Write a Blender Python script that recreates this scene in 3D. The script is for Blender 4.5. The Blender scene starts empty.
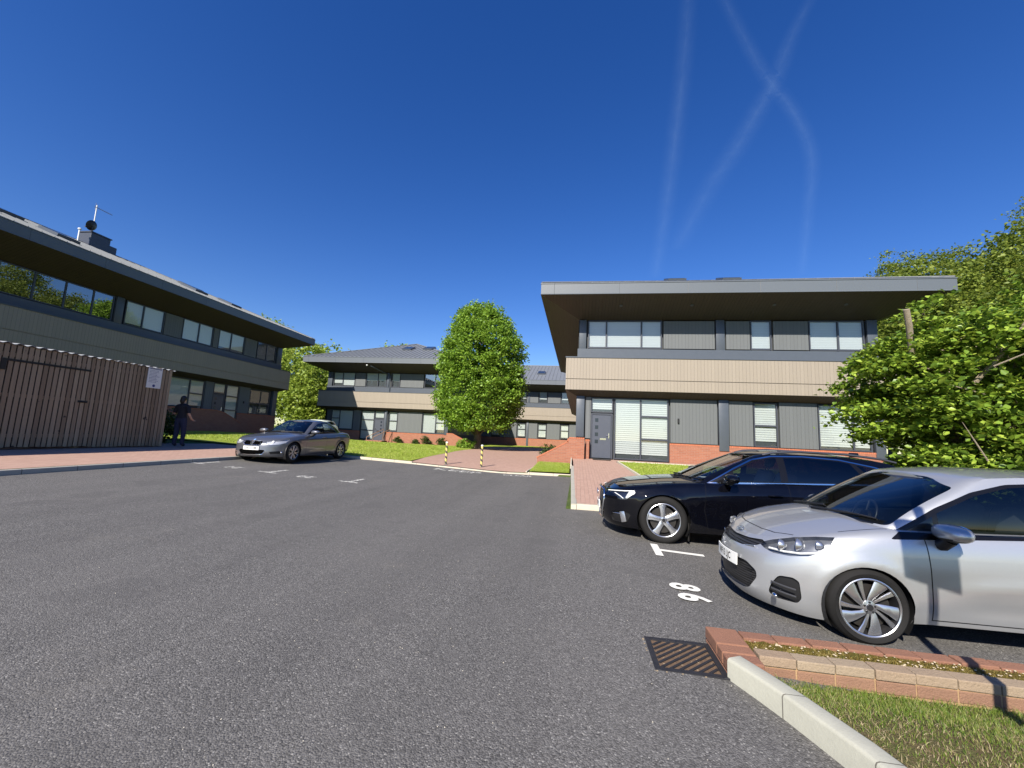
import bpy, bmesh, math, random
import numpy as np
from math import sin, cos, pi, radians, atan2, hypot, sqrt
from mathutils import Vector, Matrix
random.seed(7); RNG = np.random.default_rng(11)
scene = bpy.context.scene
COL = scene.collection

# ------------------------------------------------------------------ helpers
def link(o, parent=None):
    COL.objects.link(o)
    if parent is not None: o.parent = parent
    return o

def obj(name, bm, mat, parent=None, smooth=None, loc=None, rot=None):
    """one bmesh -> ONE mesh object"""
    me = bpy.data.meshes.new(name)
    bm.to_mesh(me); bm.free()
    mats = mat if isinstance(mat, (list, tuple)) else [mat]
    for m in mats: me.materials.append(m)
    if smooth is not None:
        me.polygons.foreach_set('use_smooth', [True]*len(me.polygons))
        if smooth < 179: me.set_sharp_from_angle(angle=radians(smooth))
    o = bpy.data.objects.new(name, me)
    link(o, parent)
    if loc is not None: o.location = loc
    if rot is not None: o.rotation_euler = rot
    return o

def mesh_np(name, verts, faces, mat, parent=None, smooth=False):
    me = bpy.data.meshes.new(name)
    nv = len(verts); k = faces.shape[1]; nf = len(faces)
    me.vertices.add(nv); me.vertices.foreach_set('co', np.asarray(verts, np.float32).ravel())
    me.loops.add(nf*k); me.loops.foreach_set('vertex_index', np.asarray(faces, np.int32).ravel())
    me.polygons.add(nf); me.polygons.foreach_set('loop_start', np.arange(0, nf*k, k, dtype=np.int32))
    me.update(calc_edges=True); me.validate()
    mats = mat if isinstance(mat, (list, tuple)) else [mat]
    for m in mats: me.materials.append(m)
    if smooth: me.polygons.foreach_set('use_smooth', [True]*len(me.polygons))
    return link(bpy.data.objects.new(name, me), parent)

def tag(o, label=None, cat=None, group=None, kind=None):
    if label: o['label'] = label
    if cat: o['category'] = cat
    if group: o['group'] = group
    if kind: o['kind'] = kind
    return o

def empty(name, loc=(0,0,0), rz=0.0):
    o = bpy.data.objects.new(name, None); o.empty_display_size = .2
    COL.objects.link(o); o.location = loc; o.rotation_euler = (0, 0, rz)
    return o

def copy_tree(o, parent=None):
    c = o.copy(); COL.objects.link(c)
    if parent is not None: c.parent = parent
    for ch in list(o.children): copy_tree(ch, c)
    return c

def quad(bm, pts, mi=0):
    f = bm.faces.new([bm.verts.new(p) for p in pts]); f.material_index = mi
    return f

def box(bm, x0, x1, y0, y1, z0, z1, mi=0, M=None, bev=0.0):
    vs = [bm.verts.new(p) for p in ((x0,y0,z0),(x1,y0,z0),(x1,y1,z0),(x0,y1,z0),(x0,y0,z1),(x1,y0,z1),(x1,y1,z1),(x0,y1,z1))]
    fs = [bm.faces.new([vs[i] for i in q]) for q in ((0,3,2,1),(4,5,6,7),(0,1,5,4),(1,2,6,5),(2,3,7,6),(3,0,4,7))]
    for f in fs: f.material_index = mi
    if bev > 0:
        es = list({e for f in fs for e in f.edges})
        r = bmesh.ops.bevel(bm, geom=es, offset=bev, segments=2, affect='EDGES', profile=.5)
        vs = list({v for f in r['faces'] for v in f.verts} | {v for v in vs if v.is_valid})
    if M is not None:
        for v in vs: v.co = M @ v.co
    return vs

def prism(bm, pts, axis, a, b, mi=0):
    """closed 2-D outline extruded along an axis ('x': pts are (y,z), 'y': (x,z), 'z': (x,y))"""
    def P(p, t):
        return {'x': (t, p[0], p[1]), 'y': (p[0], t, p[1]), 'z': (p[0], p[1], t)}[axis]
    A = [bm.verts.new(P(p, a)) for p in pts]; B = [bm.verts.new(P(p, b)) for p in pts]
    n = len(pts); fs = []
    fs.append(bm.faces.new(A)); fs.append(bm.faces.new(B[::-1]))
    for i in range(n): fs.append(bm.faces.new((A[i], B[i], B[(i+1) % n], A[(i+1) % n])))
    for f in fs: f.material_index = mi
    bmesh.ops.recalc_face_normals(bm, faces=fs)
    return A + B

def tube(bm, pts, rad, seg=8, cap=True, mi=0):
    pts = [Vector(p) for p in pts]; n = len(pts)
    rads = rad if isinstance(rad, (list, tuple)) else [rad]*n
    rings = []; up = None
    for i, p in enumerate(pts):
        d = (pts[min(i+1, n-1)] - pts[max(i-1, 0)]).normalized()
        if up is None: up = Vector((0,0,1)) if abs(d.z) < .9 else Vector((1,0,0))
        s = d.cross(up).normalized(); u = s.cross(d).normalized(); up = u
        rings.append([bm.verts.new(p + (s*cos(2*pi*k/seg) + u*sin(2*pi*k/seg))*rads[i]) for k in range(seg)])
    for a, b in zip(rings, rings[1:]):
        for k in range(seg):
            bm.faces.new((a[k], a[(k+1) % seg], b[(k+1) % seg], b[k])).material_index = mi
    if cap:
        bm.faces.new(rings[0][::-1]).material_index = mi; bm.faces.new(rings[-1]).material_index = mi
    return rings

def lathe(bm, prof, seg=32, axis='y', M=None, mi=0, closed=False):
    """profile (r, t) spun about an axis through the origin"""
    rings = []
    for r, t in prof:
        ring = []
        for k in range(seg):
            a = 2*pi*k/seg
            p = {'y': (r*cos(a), t, r*sin(a)), 'z': (r*cos(a), r*sin(a), t), 'x': (t, r*cos(a), r*sin(a))}[axis]
            p = Vector(p)
            ring.append(bm.verts.new(M @ p if M else p))
        rings.append(ring)
    prs = list(zip(rings, rings[1:])) + ([(rings[-1], rings[0])] if closed else [])
    for a, b in prs:
        for k in range(seg):
            bm.faces.new((a[k], a[(k+1) % seg], b[(k+1) % seg], b[k])).material_index = mi
    return rings

def ball(bm, c, r, seg=16, ring=10, sc=(1,1,1), mi=0):
    M = Matrix.Translation(c) @ Matrix.Diagonal((r*sc[0], r*sc[1], r*sc[2], 1))
    res = bmesh.ops.create_uvsphere(bm, u_segments=seg, v_segments=ring, radius=1, matrix=M)
    for v in res['verts']:
        for f in v.link_faces: f.material_index = mi
    return res['verts']

def text_obj(name, s, size, mat, M, parent=None, depth=0.0, ax='CENTER', xs=1.0, bold=0.0):
    cu = bpy.data.curves.new(name, 'FONT'); cu.body = s; cu.size = size; cu.align_x = ax; cu.align_y = 'CENTER'
    cu.extrude = depth; cu.offset = bold; cu.resolution_u = 3
    t = bpy.data.objects.new(name + '_tmp', cu); COL.objects.link(t)
    bpy.context.view_layer.update()
    dg = bpy.context.evaluated_depsgraph_get()
    me = bpy.data.meshes.new_from_object(t.evaluated_get(dg))
    bpy.data.objects.remove(t); bpy.data.curves.remove(cu)
    me.transform(M @ Matrix.Diagonal((xs, 1, 1, 1)))
    me.materials.clear(); me.materials.append(mat)
    o = bpy.data.objects.new(name, me); link(o, parent)
    return o

def lerp_table(tab, x):
    """smooth monotone-ish interpolation through (x, v) points"""
    if x <= tab[0][0]: return tab[0][1]
    if x >= tab[-1][0]: return tab[-1][1]
    n = len(tab)
    for i in range(n-1):
        if tab[i][0] <= x <= tab[i+1][0]: break
    x0, y0 = tab[i]; x1, y1 = tab[i+1]; h = x1-x0; d = (y1-y0)/h
    def slope(j):
        if j <= 0 or j >= n-1: return None
        a = (tab[j][1]-tab[j-1][1])/(tab[j][0]-tab[j-1][0]); b = (tab[j+1][1]-tab[j][1])/(tab[j+1][0]-tab[j][0])
        return 0.0 if a*b <= 0 else 2*a*b/(a+b)
    m0 = slope(i); m1 = slope(i+1)
    m0 = d if m0 is None else m0; m1 = d if m1 is None else m1
    t = (x-x0)/h
    return (2*t**3-3*t*t+1)*y0 + (t**3-2*t*t+t)*h*m0 + (-2*t**3+3*t*t)*y1 + (t**3-t*t)*h*m1

# ------------------------------------------------------------------ materials
class NT:
    def __init__(s, name):
        s.m = bpy.data.materials.new(name); s.m.use_nodes = True
        s.t = s.m.node_tree; s.n = s.t.nodes
        s.b = s.n['Principled BSDF']; s.out = s.n['Material Output']
    def add(s, typ, **kw):
        n = s.n.new(typ)
        for k, v in kw.items(): setattr(n, k, v)
        return n
    def link(s, a, b): s.t.links.new(a, b)
    def coord(s, what='Object'):
        return s.add('ShaderNodeTexCoord').outputs[what]
    def math(s, op, a, b=None, c=None):
        n = s.add('ShaderNodeMath', operation=op)
        for i, v in enumerate((a, b, c)):
            if v is None: continue
            if hasattr(v, 'is_output'): s.link(v, n.inputs[i])
            else: n.inputs[i].default_value = v
        return n.outputs[0]
    def mix(s, fac, a, b):
        n = s.add('ShaderNodeMix', data_type='RGBA')
        for i, v in ((0, fac), (6, a), (7, b)):
            if hasattr(v, 'is_output'): s.link(v, n.inputs[i])
            elif i == 0: n.inputs[0].default_value = v
            else: n.inputs[i].default_value = (*v, 1) if len(v) == 3 else v
        return n.outputs[2]
    def noise(s, scale, detail=4, rough=.55, vec=None, out='Fac'):
        n = s.add('ShaderNodeTexNoise'); n.inputs['Scale'].default_value = scale
        n.inputs['Detail'].default_value = detail; n.inputs['Roughness'].default_value = rough
        if vec is not None: s.link(vec, n.inputs['Vector'])
        return n.outputs[out]
    def ramp(s, fac, stops):
        n = s.add('ShaderNodeValToRGB'); e = n.color_ramp.elements
        while len(e) < len(stops): e.new(.5)
        for i, (p, c) in enumerate(stops):
            e[i].position = p; e[i].color = (*c, 1) if len(c) == 3 else c
        s.link(fac, n.inputs[0]); return n.outputs[0]
    def bump(s, h, dist=.01, strength=1.0):
        n = s.add('ShaderNodeBump'); n.inputs['Distance'].default_value = dist; n.inputs['Strength'].default_value = strength
        s.link(h, n.inputs['Height']); s.link(n.outputs[0], s.b.inputs['Normal']); return n
    def set(s, **kw):
        for k, v in kw.items():
            k = k.replace('_', ' ')
            if hasattr(v, 'is_output'): s.link(v, s.b.inputs[k])
            else: s.b.inputs[k].default_value = (*v, 1) if isinstance(v, tuple) and len(v) == 3 else v
        return s

def plain(name, col, rough=.5, metal=0.0, coat=0.0, var=.12, scale=6.0, bump=0.0, spec=.5):
    """a base colour broken up by soft noise so no surface is dead flat"""
    t = NT(name); co = t.coord()
    f = t.noise(scale, 5, .6, co)
    a = tuple(c*(1-var) for c in col); b = tuple(min(1, c*(1+var)) for c in col)
    t.set(Base_Color=t.mix(f, a, b), Metallic=metal, Coat_Weight=coat, Coat_Roughness=.03, Specular_IOR_Level=spec)
    r = t.math('MULTIPLY_ADD', f, .25*rough, rough*.87); t.set(Roughness=r)
    if bump: t.bump(t.noise(scale*12, 3, .6, co), bump)
    return t.m

def lines_mat(name, col, pitch, axis='x', gap=.07, rough=.6, var=.1, dark=.35, metal=0.0):
    """boarded / profiled sheet: grooves every `pitch` metres in the object's own space"""
    t = NT(name); co = t.coord(); sp = t.add('ShaderNodeSeparateXYZ'); t.link(co, sp.inputs[0])
    if axis == 'xy': u = t.math('ADD', sp.outputs[0], sp.outputs[1])
    else: u = sp.outputs['xyz'.index(axis)]
    u = t.math('DIVIDE', u, pitch); fr = t.math('FRACT', u); fl = t.math('FLOOR', u)
    g = t.math('LESS_THAN', fr, gap)
    wn = t.add('ShaderNodeTexWhiteNoise', noise_dimensions='1D'); t.link(fl, wn.inputs['W'])
    f = t.math('ADD', t.math('MULTIPLY', wn.outputs['Value'], .6), t.math('MULTIPLY', t.noise(5, 4, .6, co), .4))
    c = t.mix(f, tuple(x*(1-var) for x in col), tuple(x*(1+var) for x in col))
    c = t.mix(g, c, tuple(x*dark for x in col))
    t.set(Base_Color=c, Roughness=rough, Metallic=metal)
    tri = t.math('MINIMUM', t.math('MULTIPLY', fr, 1/gap), 1.0)
    t.bump(tri, .006)
    return t.m

def brick_mat(name, c1, c2, mortar, plane='wall', bw=.225, bh=.075, msize=.011, bias=0.0, rough=.85):
    t = NT(name); co = t.coord(); sp = t.add('ShaderNodeSeparateXYZ'); t.link(co, sp.inputs[0])
    cb = t.add('ShaderNodeCombineXYZ')
    if plane == 'wall':
        t.link(t.math('ADD', sp.outputs[0], sp.outputs[1]), cb.inputs[0]); t.link(sp.outputs[2], cb.inputs[1])
    elif plane == 'floor':
        t.link(sp.outputs[1], cb.inputs[0]); t.link(sp.outputs[0], cb.inputs[1])
    else:
        t.link(sp.outputs[0], cb.inputs[0]); t.link(t.math('ADD', sp.outputs[1], sp.outputs[2]), cb.inputs[1])
    br = t.add('ShaderNodeTexBrick'); t.link(cb.outputs[0], br.inputs['Vector'])
    br.inputs['Scale'].default_value = 1; br.inputs['Brick Width'].default_value = bw; br.inputs['Row Height'].default_value = bh
    br.inputs['Mortar Size'].default_value = msize/2; br.inputs['Mortar Smooth'].default_value = .2; br.inputs['Bias'].default_value = bias
    br.inputs['Color1'].default_value = (*c1, 1); br.inputs['Color2'].default_value = (*c2, 1); br.inputs['Mortar'].default_value = (*mortar, 1)
    f = t.noise(3, 5, .65, co)
    c = t.mix(t.math('MULTIPLY', f, .5), br.outputs['Color'], tuple(x*.75 for x in c1))
    f2 = t.noise(60, 4, .7, co)
    c = t.mix(t.math('MULTIPLY', f2, .3), c, tuple(min(1, x*1.5) for x in c2))
    t.set(Base_Color=c, Roughness=rough)
    h = t.math('ADD', t.math('MULTIPLY', t.math('SUBTRACT', 1.0, br.outputs['Fac']), 1.0), t.math('MULTIPLY', f2, .35))
    t.bump(h, .006)
    return t.m

def glass_mat(name, tint=(.8, .85, .85), refl=1.0, rough=.0, f0=.06):
    """thin pane: fresnel mirror over a tinted see-through layer"""
    t = NT(name); t.n.remove(t.b)
    tr = t.add('ShaderNodeBsdfTransparent'); tr.inputs[0].default_value = (*tint, 1)
    gl = t.add('ShaderNodeBsdfGlossy'); gl.inputs['Roughness'].default_value = rough
    lw = t.add('ShaderNodeLayerWeight'); lw.inputs['Blend'].default_value = .5
    p = t.math('POWER', lw.outputs['Facing'], 4.0)
    fac = t.math('MULTIPLY_ADD', p, .9*refl, f0*refl)
    mx = t.add('ShaderNodeMixShader'); t.link(t.math('MINIMUM', fac, 1.0), mx.inputs[0]); t.link(tr.outputs[0], mx.inputs[1]); t.link(gl.outputs[0], mx.inputs[2])
    t.link(mx.outputs[0], t.out.inputs[0])
    return t.m

def leaf_mat(name, stops, transl=.35, rough=.45, scale=.6):
    t = NT(name); geo = t.add('ShaderNodeNewGeometry'); co = t.coord()
    f = t.math('ADD', t.math('MULTIPLY', geo.outputs['Random Per Island'], .6), t.math('MULTIPLY', t.noise(scale, 3, .6, co), .4))
    c = t.ramp(f, stops)
    t.set(Base_Color=c, Roughness=rough, Specular_IOR_Level=.4)
    tl = t.add('ShaderNodeBsdfTranslucent')
    hs = t.add('ShaderNodeHueSaturation'); hs.inputs['Value'].default_value = 1.5; hs.inputs['Hue'].default_value = .49; t.link(c, hs.inputs['Color'])
    t.link(hs.outputs[0], tl.inputs[0])
    mx = t.add('ShaderNodeMixShader'); mx.inputs[0].default_value = transl
    t.link(t.b.outputs[0], mx.inputs[1]); t.link(tl.outputs[0], mx.inputs[2]); t.link(mx.outputs[0], t.out.inputs[0])
    return t.m

def asphalt_mat():
    t = NT('asphalt'); co = t.coord()
    big = t.noise(.35, 5, .6, co); mid = t.noise(6, 4, .6, co)
    vo = t.add('ShaderNodeTexVoronoi'); vo.inputs['Scale'].default_value = 118; t.link(co, vo.inputs['Vector'])
    sp = t.add('ShaderNodeSeparateColor'); t.link(vo.outputs['Color'], sp.inputs[0])
    rnd = sp.outputs[0]
    base = t.mix(rnd, (.050, .048, .0455), (.182, .175, .165))
    base = t.mix(t.math('GREATER_THAN', sp.outputs[1], .965), base, (.29, .28, .26))
    pat = t.ramp(t.noise(.55, 6, .72, co), [(.40, (0,0,0)), (.62, (1,1,1))])
    base = t.mix(t.math('MULTIPLY', pat, .38), base, (.148, .141, .132))
    base = t.mix(t.math('MULTIPLY', t.math('GREATER_THAN', t.noise(1.1, 3, .5, co), .63), .22), base, (.066, .064, .062))
    mp = t.add('ShaderNodeMapping'); mp.inputs['Scale'].default_value = (1.3, .07, 1); t.link(co, mp.inputs[0]); trk = t.noise(1.0, 3, .6, mp.outputs[0])
    base = t.mix(t.math('MULTIPLY', t.math('SUBTRACT', trk, .40), .9), base, (.060, .058, .056))
    st = t.noise(.8, 6, .75, co)
    base = t.mix(t.ramp(st, [(.58, (0,0,0)), (.75, (.45,.45,.45))]), base, (.17, .157, .137))
    t.set(Base_Color=base, Roughness=.82, Specular_IOR_Level=.35)
    h = t.math('ADD', t.math('MULTIPLY', vo.outputs['Distance'], -1.0), t.math('MULTIPLY', mid, .3))
    t.bump(h, .005, .8)
    return t.m

def grass_ground_mat(name, cols, scale=1.6):
    t = NT(name); co = t.coord()
    a = t.noise(scale, 6, .7, co); b = t.noise(40, 4, .7, co)
    f = t.math('ADD', t.math('MULTIPLY', a, .65), t.math('MULTIPLY', b, .35))
    t.set(Base_Color=t.ramp(f, cols), Roughness=.9, Specular_IOR_Level=.2)
    t.bump(t.noise(90, 3, .7, co), .03)
    return t.m

MAT = dict(
    asphalt=asphalt_mat(),
    ground=grass_ground_mat('grassy_ground', [(.3, (.05,.075,.018)), (.5, (.085,.125,.03)), (.7, (.13,.16,.05))]),
    lawn=grass_ground_mat('lawn', [(.3, (.20,.27,.03)), (.5, (.29,.36,.045)), (.62, (.36,.39,.08)), (.75, (.42,.38,.15))]),
    dry=grass_ground_mat('dry_turf', [(.25, (.05,.04,.02)), (.45, (.16,.12,.06)), (.6, (.13,.13,.045)), (.75, (.24,.19,.1))], 5),
    moss=grass_ground_mat('moss', [(.25, (.05,.035,.012)), (.45, (.16,.11,.02)), (.6, (.11,.12,.02)), (.75, (.3,.24,.12))], 14),
    concrete=plain('kerb_concrete', (.46,.45,.37), .85, var=.18, scale=9, bump=.004),
    paleconc=plain('pale_concrete', (.5,.46,.37), .85, var=.2, scale=5, bump=.004),
    brick=brick_mat('red_brick', (.36,.145,.085), (.27,.10,.06), (.36,.28,.22)),
    edgebrick=brick_mat('edging_brick', (.30,.12,.075), (.22,.085,.06), (.36,.27,.2), 'floor', .21, .5, .016),
    stonebrick=brick_mat('weathered_edging', (.42,.34,.25), (.36,.22,.15), (.45,.27,.12), 'other', .21, .075, .014),
    paver=brick_mat('red_pavers', (.44,.285,.22), (.37,.23,.175), (.36,.25,.19), 'floor', .2, .1, .007),
    tan=lines_mat('tan_cladding', (.285,.243,.192), .145, 'xy', .05, .6, .05, .6),
    panel=lines_mat('grey_cladding', (.118,.127,.131), .15, 'xy', .06, .6, .05, .62),
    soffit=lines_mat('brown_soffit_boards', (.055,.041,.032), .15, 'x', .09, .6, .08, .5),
    steel=plain('dark_steel', (.075,.088,.108), .38, .0, var=.08),
    frame=plain('dark_window_frame', (.05,.055,.07), .42, var=.06),
    fascia=lines_mat('grey_fascia', (.105,.12,.137), 2.9, 'xy', .006, .45, .04, .5),
    roof=plain('standing_seam_roof', (.19,.20,.205), .42, .15, var=.1, scale=1.2),
    roofdark=plain('skylight_glass', (.03,.04,.055), .12, .3),
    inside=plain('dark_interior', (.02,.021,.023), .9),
    wall=plain('unlit_core', (.06,.065,.07), .8),
    blind=plain('white_blind', (.80,.82,.81), .7, var=.03),
    glass=glass_mat('window_glass', (.86,.9,.9), 1.0, 0.0, .11),
    darkglass=glass_mat('reflective_window_glass', (.4,.45,.45), 1.0, 0.0, .34),
    door=plain('door_blue_grey', (.068,.076,.098), .4, var=.06),
    white=plain('white_paint', (.78,.78,.74), .6, var=.08, scale=18),
    void=plain('deep_black', (.003,.003,.003), .9, spec=.0),
    gloss=plain('gloss_black_trim', (.006,.006,.007), .18, spec=.35),
    black=plain('black_plastic', (.012,.012,.013), .45),
    rubber=plain('tyre_rubber', (.013,.0125,.012), .8, var=.25, scale=25, spec=.25),
    chrome=plain('chrome', (.75,.76,.78), .12, 1.0, var=.04),
    alloy=plain('alloy', (.62,.63,.65), .28, .9, var=.05),
    alloydark=plain('dark_alloy', (.035,.035,.038), .4, .5),
    bark=plain('bark', (.12,.095,.07), .9, var=.4, scale=9, bump=.03),
    palebark=plain('pale_bark', (.34,.28,.20), .9, var=.35, scale=9, bump=.02),
    iron=plain('rusty_iron', (.09,.055,.035), .75, .2, var=.5, scale=14, bump=.004),
    ironcore=plain('cast_iron', (.03,.03,.034), .6, .3, var=.3, scale=20, bump=.003),
    silt=plain('drain_silt', (.19,.12,.07), .95, var=.5, scale=30, bump=.01),
)
# ------------------------------------------------------------------ terrain
YL = 0.0337841
DL = Vector((-sin(YL), cos(YL), 0)); NL = Vector((cos(YL), sin(YL), 0))     # along / away from the left-hand building
def LW(u, v, z=0.0):                       # u metres to the left of the eye line, v metres along it
    p = -NL*u + DL*v; return Vector((p.x, p.y, z))
def lot_z(x, y=20.0):
    return .045*max(0.0, -3-x) - .055*max(0.0, min(1.0, (x-1.1)/1.0))*max(0.0, min(1.0, (9.0-y)/4.0))
def clamp(a, lo=0.0, hi=1.0): return max(lo, min(hi, a))
def T(x, y):                               # turf, paving and plaza behind the kerbs
    pz = lerp_table([(16.3, .10), (20, .18), (36, .27), (60, .30)], y)
    return pz + min(.60, .045*max(0.0, -3-x))*clamp((34-y)/10)
def Rz(y): return .1 + clamp((y-9.1)/10.5)*.48

def sheet(name, poly, zf, mat, step=.8, kind='structure', lift=0.0, skirt=0.0):
    """a flat outline laid over the terrain as a fine sheet"""
    bm = bmesh.new()
    f = bm.faces.new([bm.verts.new((p[0], p[1], 0)) for p in poly])
    xs = [p[0] for p in poly]; ys = [p[1] for p in poly]
    for ax, lo, hi in ((0, min(xs), max(xs)), (1, min(ys), max(ys))):
        n = int((hi-lo)/step)
        for i in range(1, n+1):
            c = [0,0,0]; c[ax] = lo + (hi-lo)*i/(n+1); nn = [0,0,0]; nn[ax] = 1
            bmesh.ops.bisect_plane(bm, geom=bm.verts[:]+bm.edges[:]+bm.faces[:], plane_co=c, plane_no=nn)
    if skirt:
        es = [e for e in bm.edges if e.is_boundary]
        r = bmesh.ops.extrude_edge_only(bm, edges=es)
        nv = [v for v in r['geom'] if isinstance(v, bmesh.types.BMVert)]
        low = set(nv)
    else: low = set()
    for v in bm.verts:
        v.co.z = zf(v.co.x, v.co.y) + lift - (skirt if v in low else 0)
    bmesh.ops.recalc_face_normals(bm, faces=bm.faces[:])
    if sum(f.normal.z for f in bm.faces) < 0: bmesh.ops.reverse_faces(bm, faces=bm.faces[:])
    return tag(obj(name, bm, mat), kind=kind)

# one ground sheet out to the horizon
def ground_z(x, y):
    if -10.62 < x < 7.6 and y < 16.35 and not (x > -.22 and y > 9.1): return lot_z(x) - .14
    if x >= -.2 and 9.1 <= y < 20: return Rz(y) - .03
    if x > 7.6 and y < 20: return Rz(max(y, 9.2)) - .03
    return T(x, max(y, 16.3) if x > -10.6 else max(y, 4)) - .04
gx = sorted(set([-400,-200,-120,-80,-60,-45,-30,-10.63,-10.61,-.23,-.21,7.59,7.61,12,16,25,40,60,90,150,250,400] + [round(x*1.5, 2) for x in range(-19, 9)]))
gy = sorted(set([-400,-200,-100,-50,-20,9.09,9.11,16.34,16.36,19.99,20.01,70,90,130,200,300,400] + [round(y*1.5, 2) for y in range(-8, 40)]))
bm = bmesh.new(); G = [[bm.verts.new((x, y, ground_z(x, y))) for x in gx] for y in gy]
for j in range(len(gy)-1):
    for i in range(len(gx)-1): bm.faces.new((G[j][i], G[j][i+1], G[j+1][i+1], G[j+1][i]))
tag(obj('ground', bm, MAT['ground'], smooth=40), kind='structure')

# car park surface
lb, lf = LW(10.2, -16), LW(10.2, 16.4)
sheet('car_park', [(lb.x, -16), (7.5, -16), (7.5, 9.2), (-.1, 9.2), (-.1, 16.6), (lf.x, 16.4)], lot_z, MAT['asphalt'], .7)
lo_ = bpy.data.objects['car_park']; bm = bmesh.new(); bm.from_mesh(lo_.data)      # opening for the gully
for c_, n_ in (((.565,0,0),(1,0,0)),((.995,0,0),(1,0,0)),((0,3.085,0),(0,1,0)),((0,3.515,0),(0,1,0))):
    bmesh.ops.bisect_plane(bm, geom=[g for g in bm.verts[:]+bm.edges[:]+bm.faces[:]], plane_co=c_, plane_no=n_)
bmesh.ops.delete(bm, geom=[f for f in bm.faces if .565 < f.calc_center_median().x < .995 and 3.085 < f.calc_center_median().y < 3.515], context='FACES')
bm.to_mesh(lo_.data); bm.free()

# ------------------------------------------------------------------ kerbs (each run one object)
def kerb(name, pts, zf, h, w, mat, side=1, drop=.12):
    """rounded kerb stones along a polyline, top h above zf, width w to the left (+1) or right (-1)"""
    bm = bmesh.new(); P = [Vector((p[0], p[1], 0)) for p in pts]; n = len(P); rows = []
    for i, p in enumerate(P):
        d = ((P[min(i+1,n-1)]-p).normalized() + (p-P[max(i-1,0)]).normalized()).normalized()
        nn = Vector((-d.y, d.x, 0))*side; z = zf(p.x, p.y); r = .018
        prof = [(0, -drop), (0, h-r), (r*.3, h-r*.3), (r, h), (w-r, h), (w-.3*r, h-.3*r), (w, h-r), (w, -drop)]
        rows.append([bm.verts.new(p + nn*a + Vector((0,0,z+b))) for a, b in prof])
    for a, b in zip(rows, rows[1:]):
        for k in range(len(a)-1): bm.faces.new((a[k], a[k+1], b[k+1], b[k]))
    bm.faces.new(rows[0][::-1]); bm.faces.new(rows[-1])
    bmesh.ops.recalc_face_normals(bm, faces=bm.faces[:])
    return tag(obj(name, bm, mat, smooth=50), kind='structure')
def densify(pts, step):
    out = []
    for a, b in zip(pts, pts[1:]):
        n = max(1, int(hypot(b[0]-a[0], b[1]-a[1])/step))
        out += [(a[0]+(b[0]-a[0])*i/n, a[1]+(b[1]-a[1])*i/n) for i in range(n)]
    return out + [pts[-1]]
def joint_conc(name, col, pitch, axis):
    t = NT(name); co = t.coord(); sp = t.add('ShaderNodeSeparateXYZ'); t.link(co, sp.inputs[0])
    u = t.math('FRACT', t.math('DIVIDE', sp.outputs['xyz'.index(axis)], pitch)); g = t.math('LESS_THAN', u, .014)
    f = t.noise(7, 6, .7, co); f2 = t.noise(60, 3, .6, co)
    c = t.mix(t.math('ADD', t.math('MULTIPLY', f, .7), t.math('MULTIPLY', f2, .3)), tuple(x*.72 for x in col), tuple(x*1.12 for x in col))
    t.set(Base_Color=t.mix(g, c, (.12,.11,.09)), Roughness=.86); t.bump(f2, .0012)
    return t.m
cjx = joint_conc('kerb_stone_along', (.40,.38,.32), .915, 'y'); cjy = joint_conc('kerb_stone_across', (.55,.49,.38), .915, 'x')
kerb('kerb', densify([tuple(LW(10.2, v).xy) for v in (-15, 16.1)], 1), lambda x, y: lot_z(x), .10, .13, cjx, 1)
kerb('kerb', densify([(-10.75,15.95),(-9.0,15.72),(-7.7,15.9),(-6.6,16.05)], .5), lambda x, y: lot_z(x), .095, .15, cjy, 1)
kerb('kerb', densify([(-6.6,16.05),(-5.0,16.1),(-3.5,16.1),(-1.9,16.25)], .5), lambda x, y: lot_z(x), .045, .16, cjy, 1)
kerb('kerb', densify([(-1.9,16.25),(-.24,16.4)], .5), lambda x, y: lot_z(x), .09, .15, cjy, 1)
kerb('kerb', densify([(-.24,16.4),(-.17,12.5),(-.11,9.1)], .6), lambda x, y: max(0, Rz(y)-.12), .12, .13, cjx, 1)
kerb('kerb', densify([(-.11,9.1),(7.6,9.1)], .8), lambda x, y: 0, .11, .15, cjy, 1)
# pale edgings beside the plaza, the little lawn and the door path
kerb('path_edging', densify([(-1.95,16.4),(-1.8,19.2)], .5), lambda x, y: T(x, y), .025, .05, MAT['paleconc'], 1)
kerb('path_edging', densify([(-.27,16.5),(-.3,19.3)], .5), lambda x, y: Rz(y)-.01, .05, .06, MAT['paleconc'], -1)
kerb('path_edging', densify([(2.35,10.5),(1.72,18.9),(12.6,18.95)], .7), lambda x, y: Rz(y)-.02, .06, .06, MAT['paleconc'], -1)

# ------------------------------------------------------------------ paving and lawns
PVO = MAT['paver']
sheet('pavement', [tuple(LW(10.32, -15).xy), tuple(LW(10.32, 15.9).xy), tuple(LW(16.6, 15.2).xy), tuple(LW(16.6, -15).xy)],
      lambda x, y: lot_z(min(x, -10.3))*0 + (.44 + clamp((-x-10.3-y*.034)/3.3, 0, 2)*.125), PVO, 1.2)
sheet('plaza_paving', [(-6.75,16.18),(-5,16.24),(-3.5,16.24),(-1.95,16.38),(-1.8,19.6),(-1.75,20.6),(-.75,20.6),(-.75,47),(-9.2,38),(-8.3,36.2),(-7.0,22)],
      lambda x, y: T(x, y) - .035*clamp((18-y)/1.5), PVO, 1.0)
sheet('front_lawn', [(-10.9,16.05),(-9.0,15.85),(-7.6,16.03),(-6.75,16.18),(-7.0,22),(-8.3,36.2),(-9.2,37.3),(-30,37.3),(-30,31),tuple(LW(24.4,32).xy),tuple(LW(24.4,10).xy),tuple(LW(16.6,10).xy),tuple(LW(16.6,15.2).xy)],
      lambda x, y: T(x, y), MAT['lawn'], 1.2, lift=.005)
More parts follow.
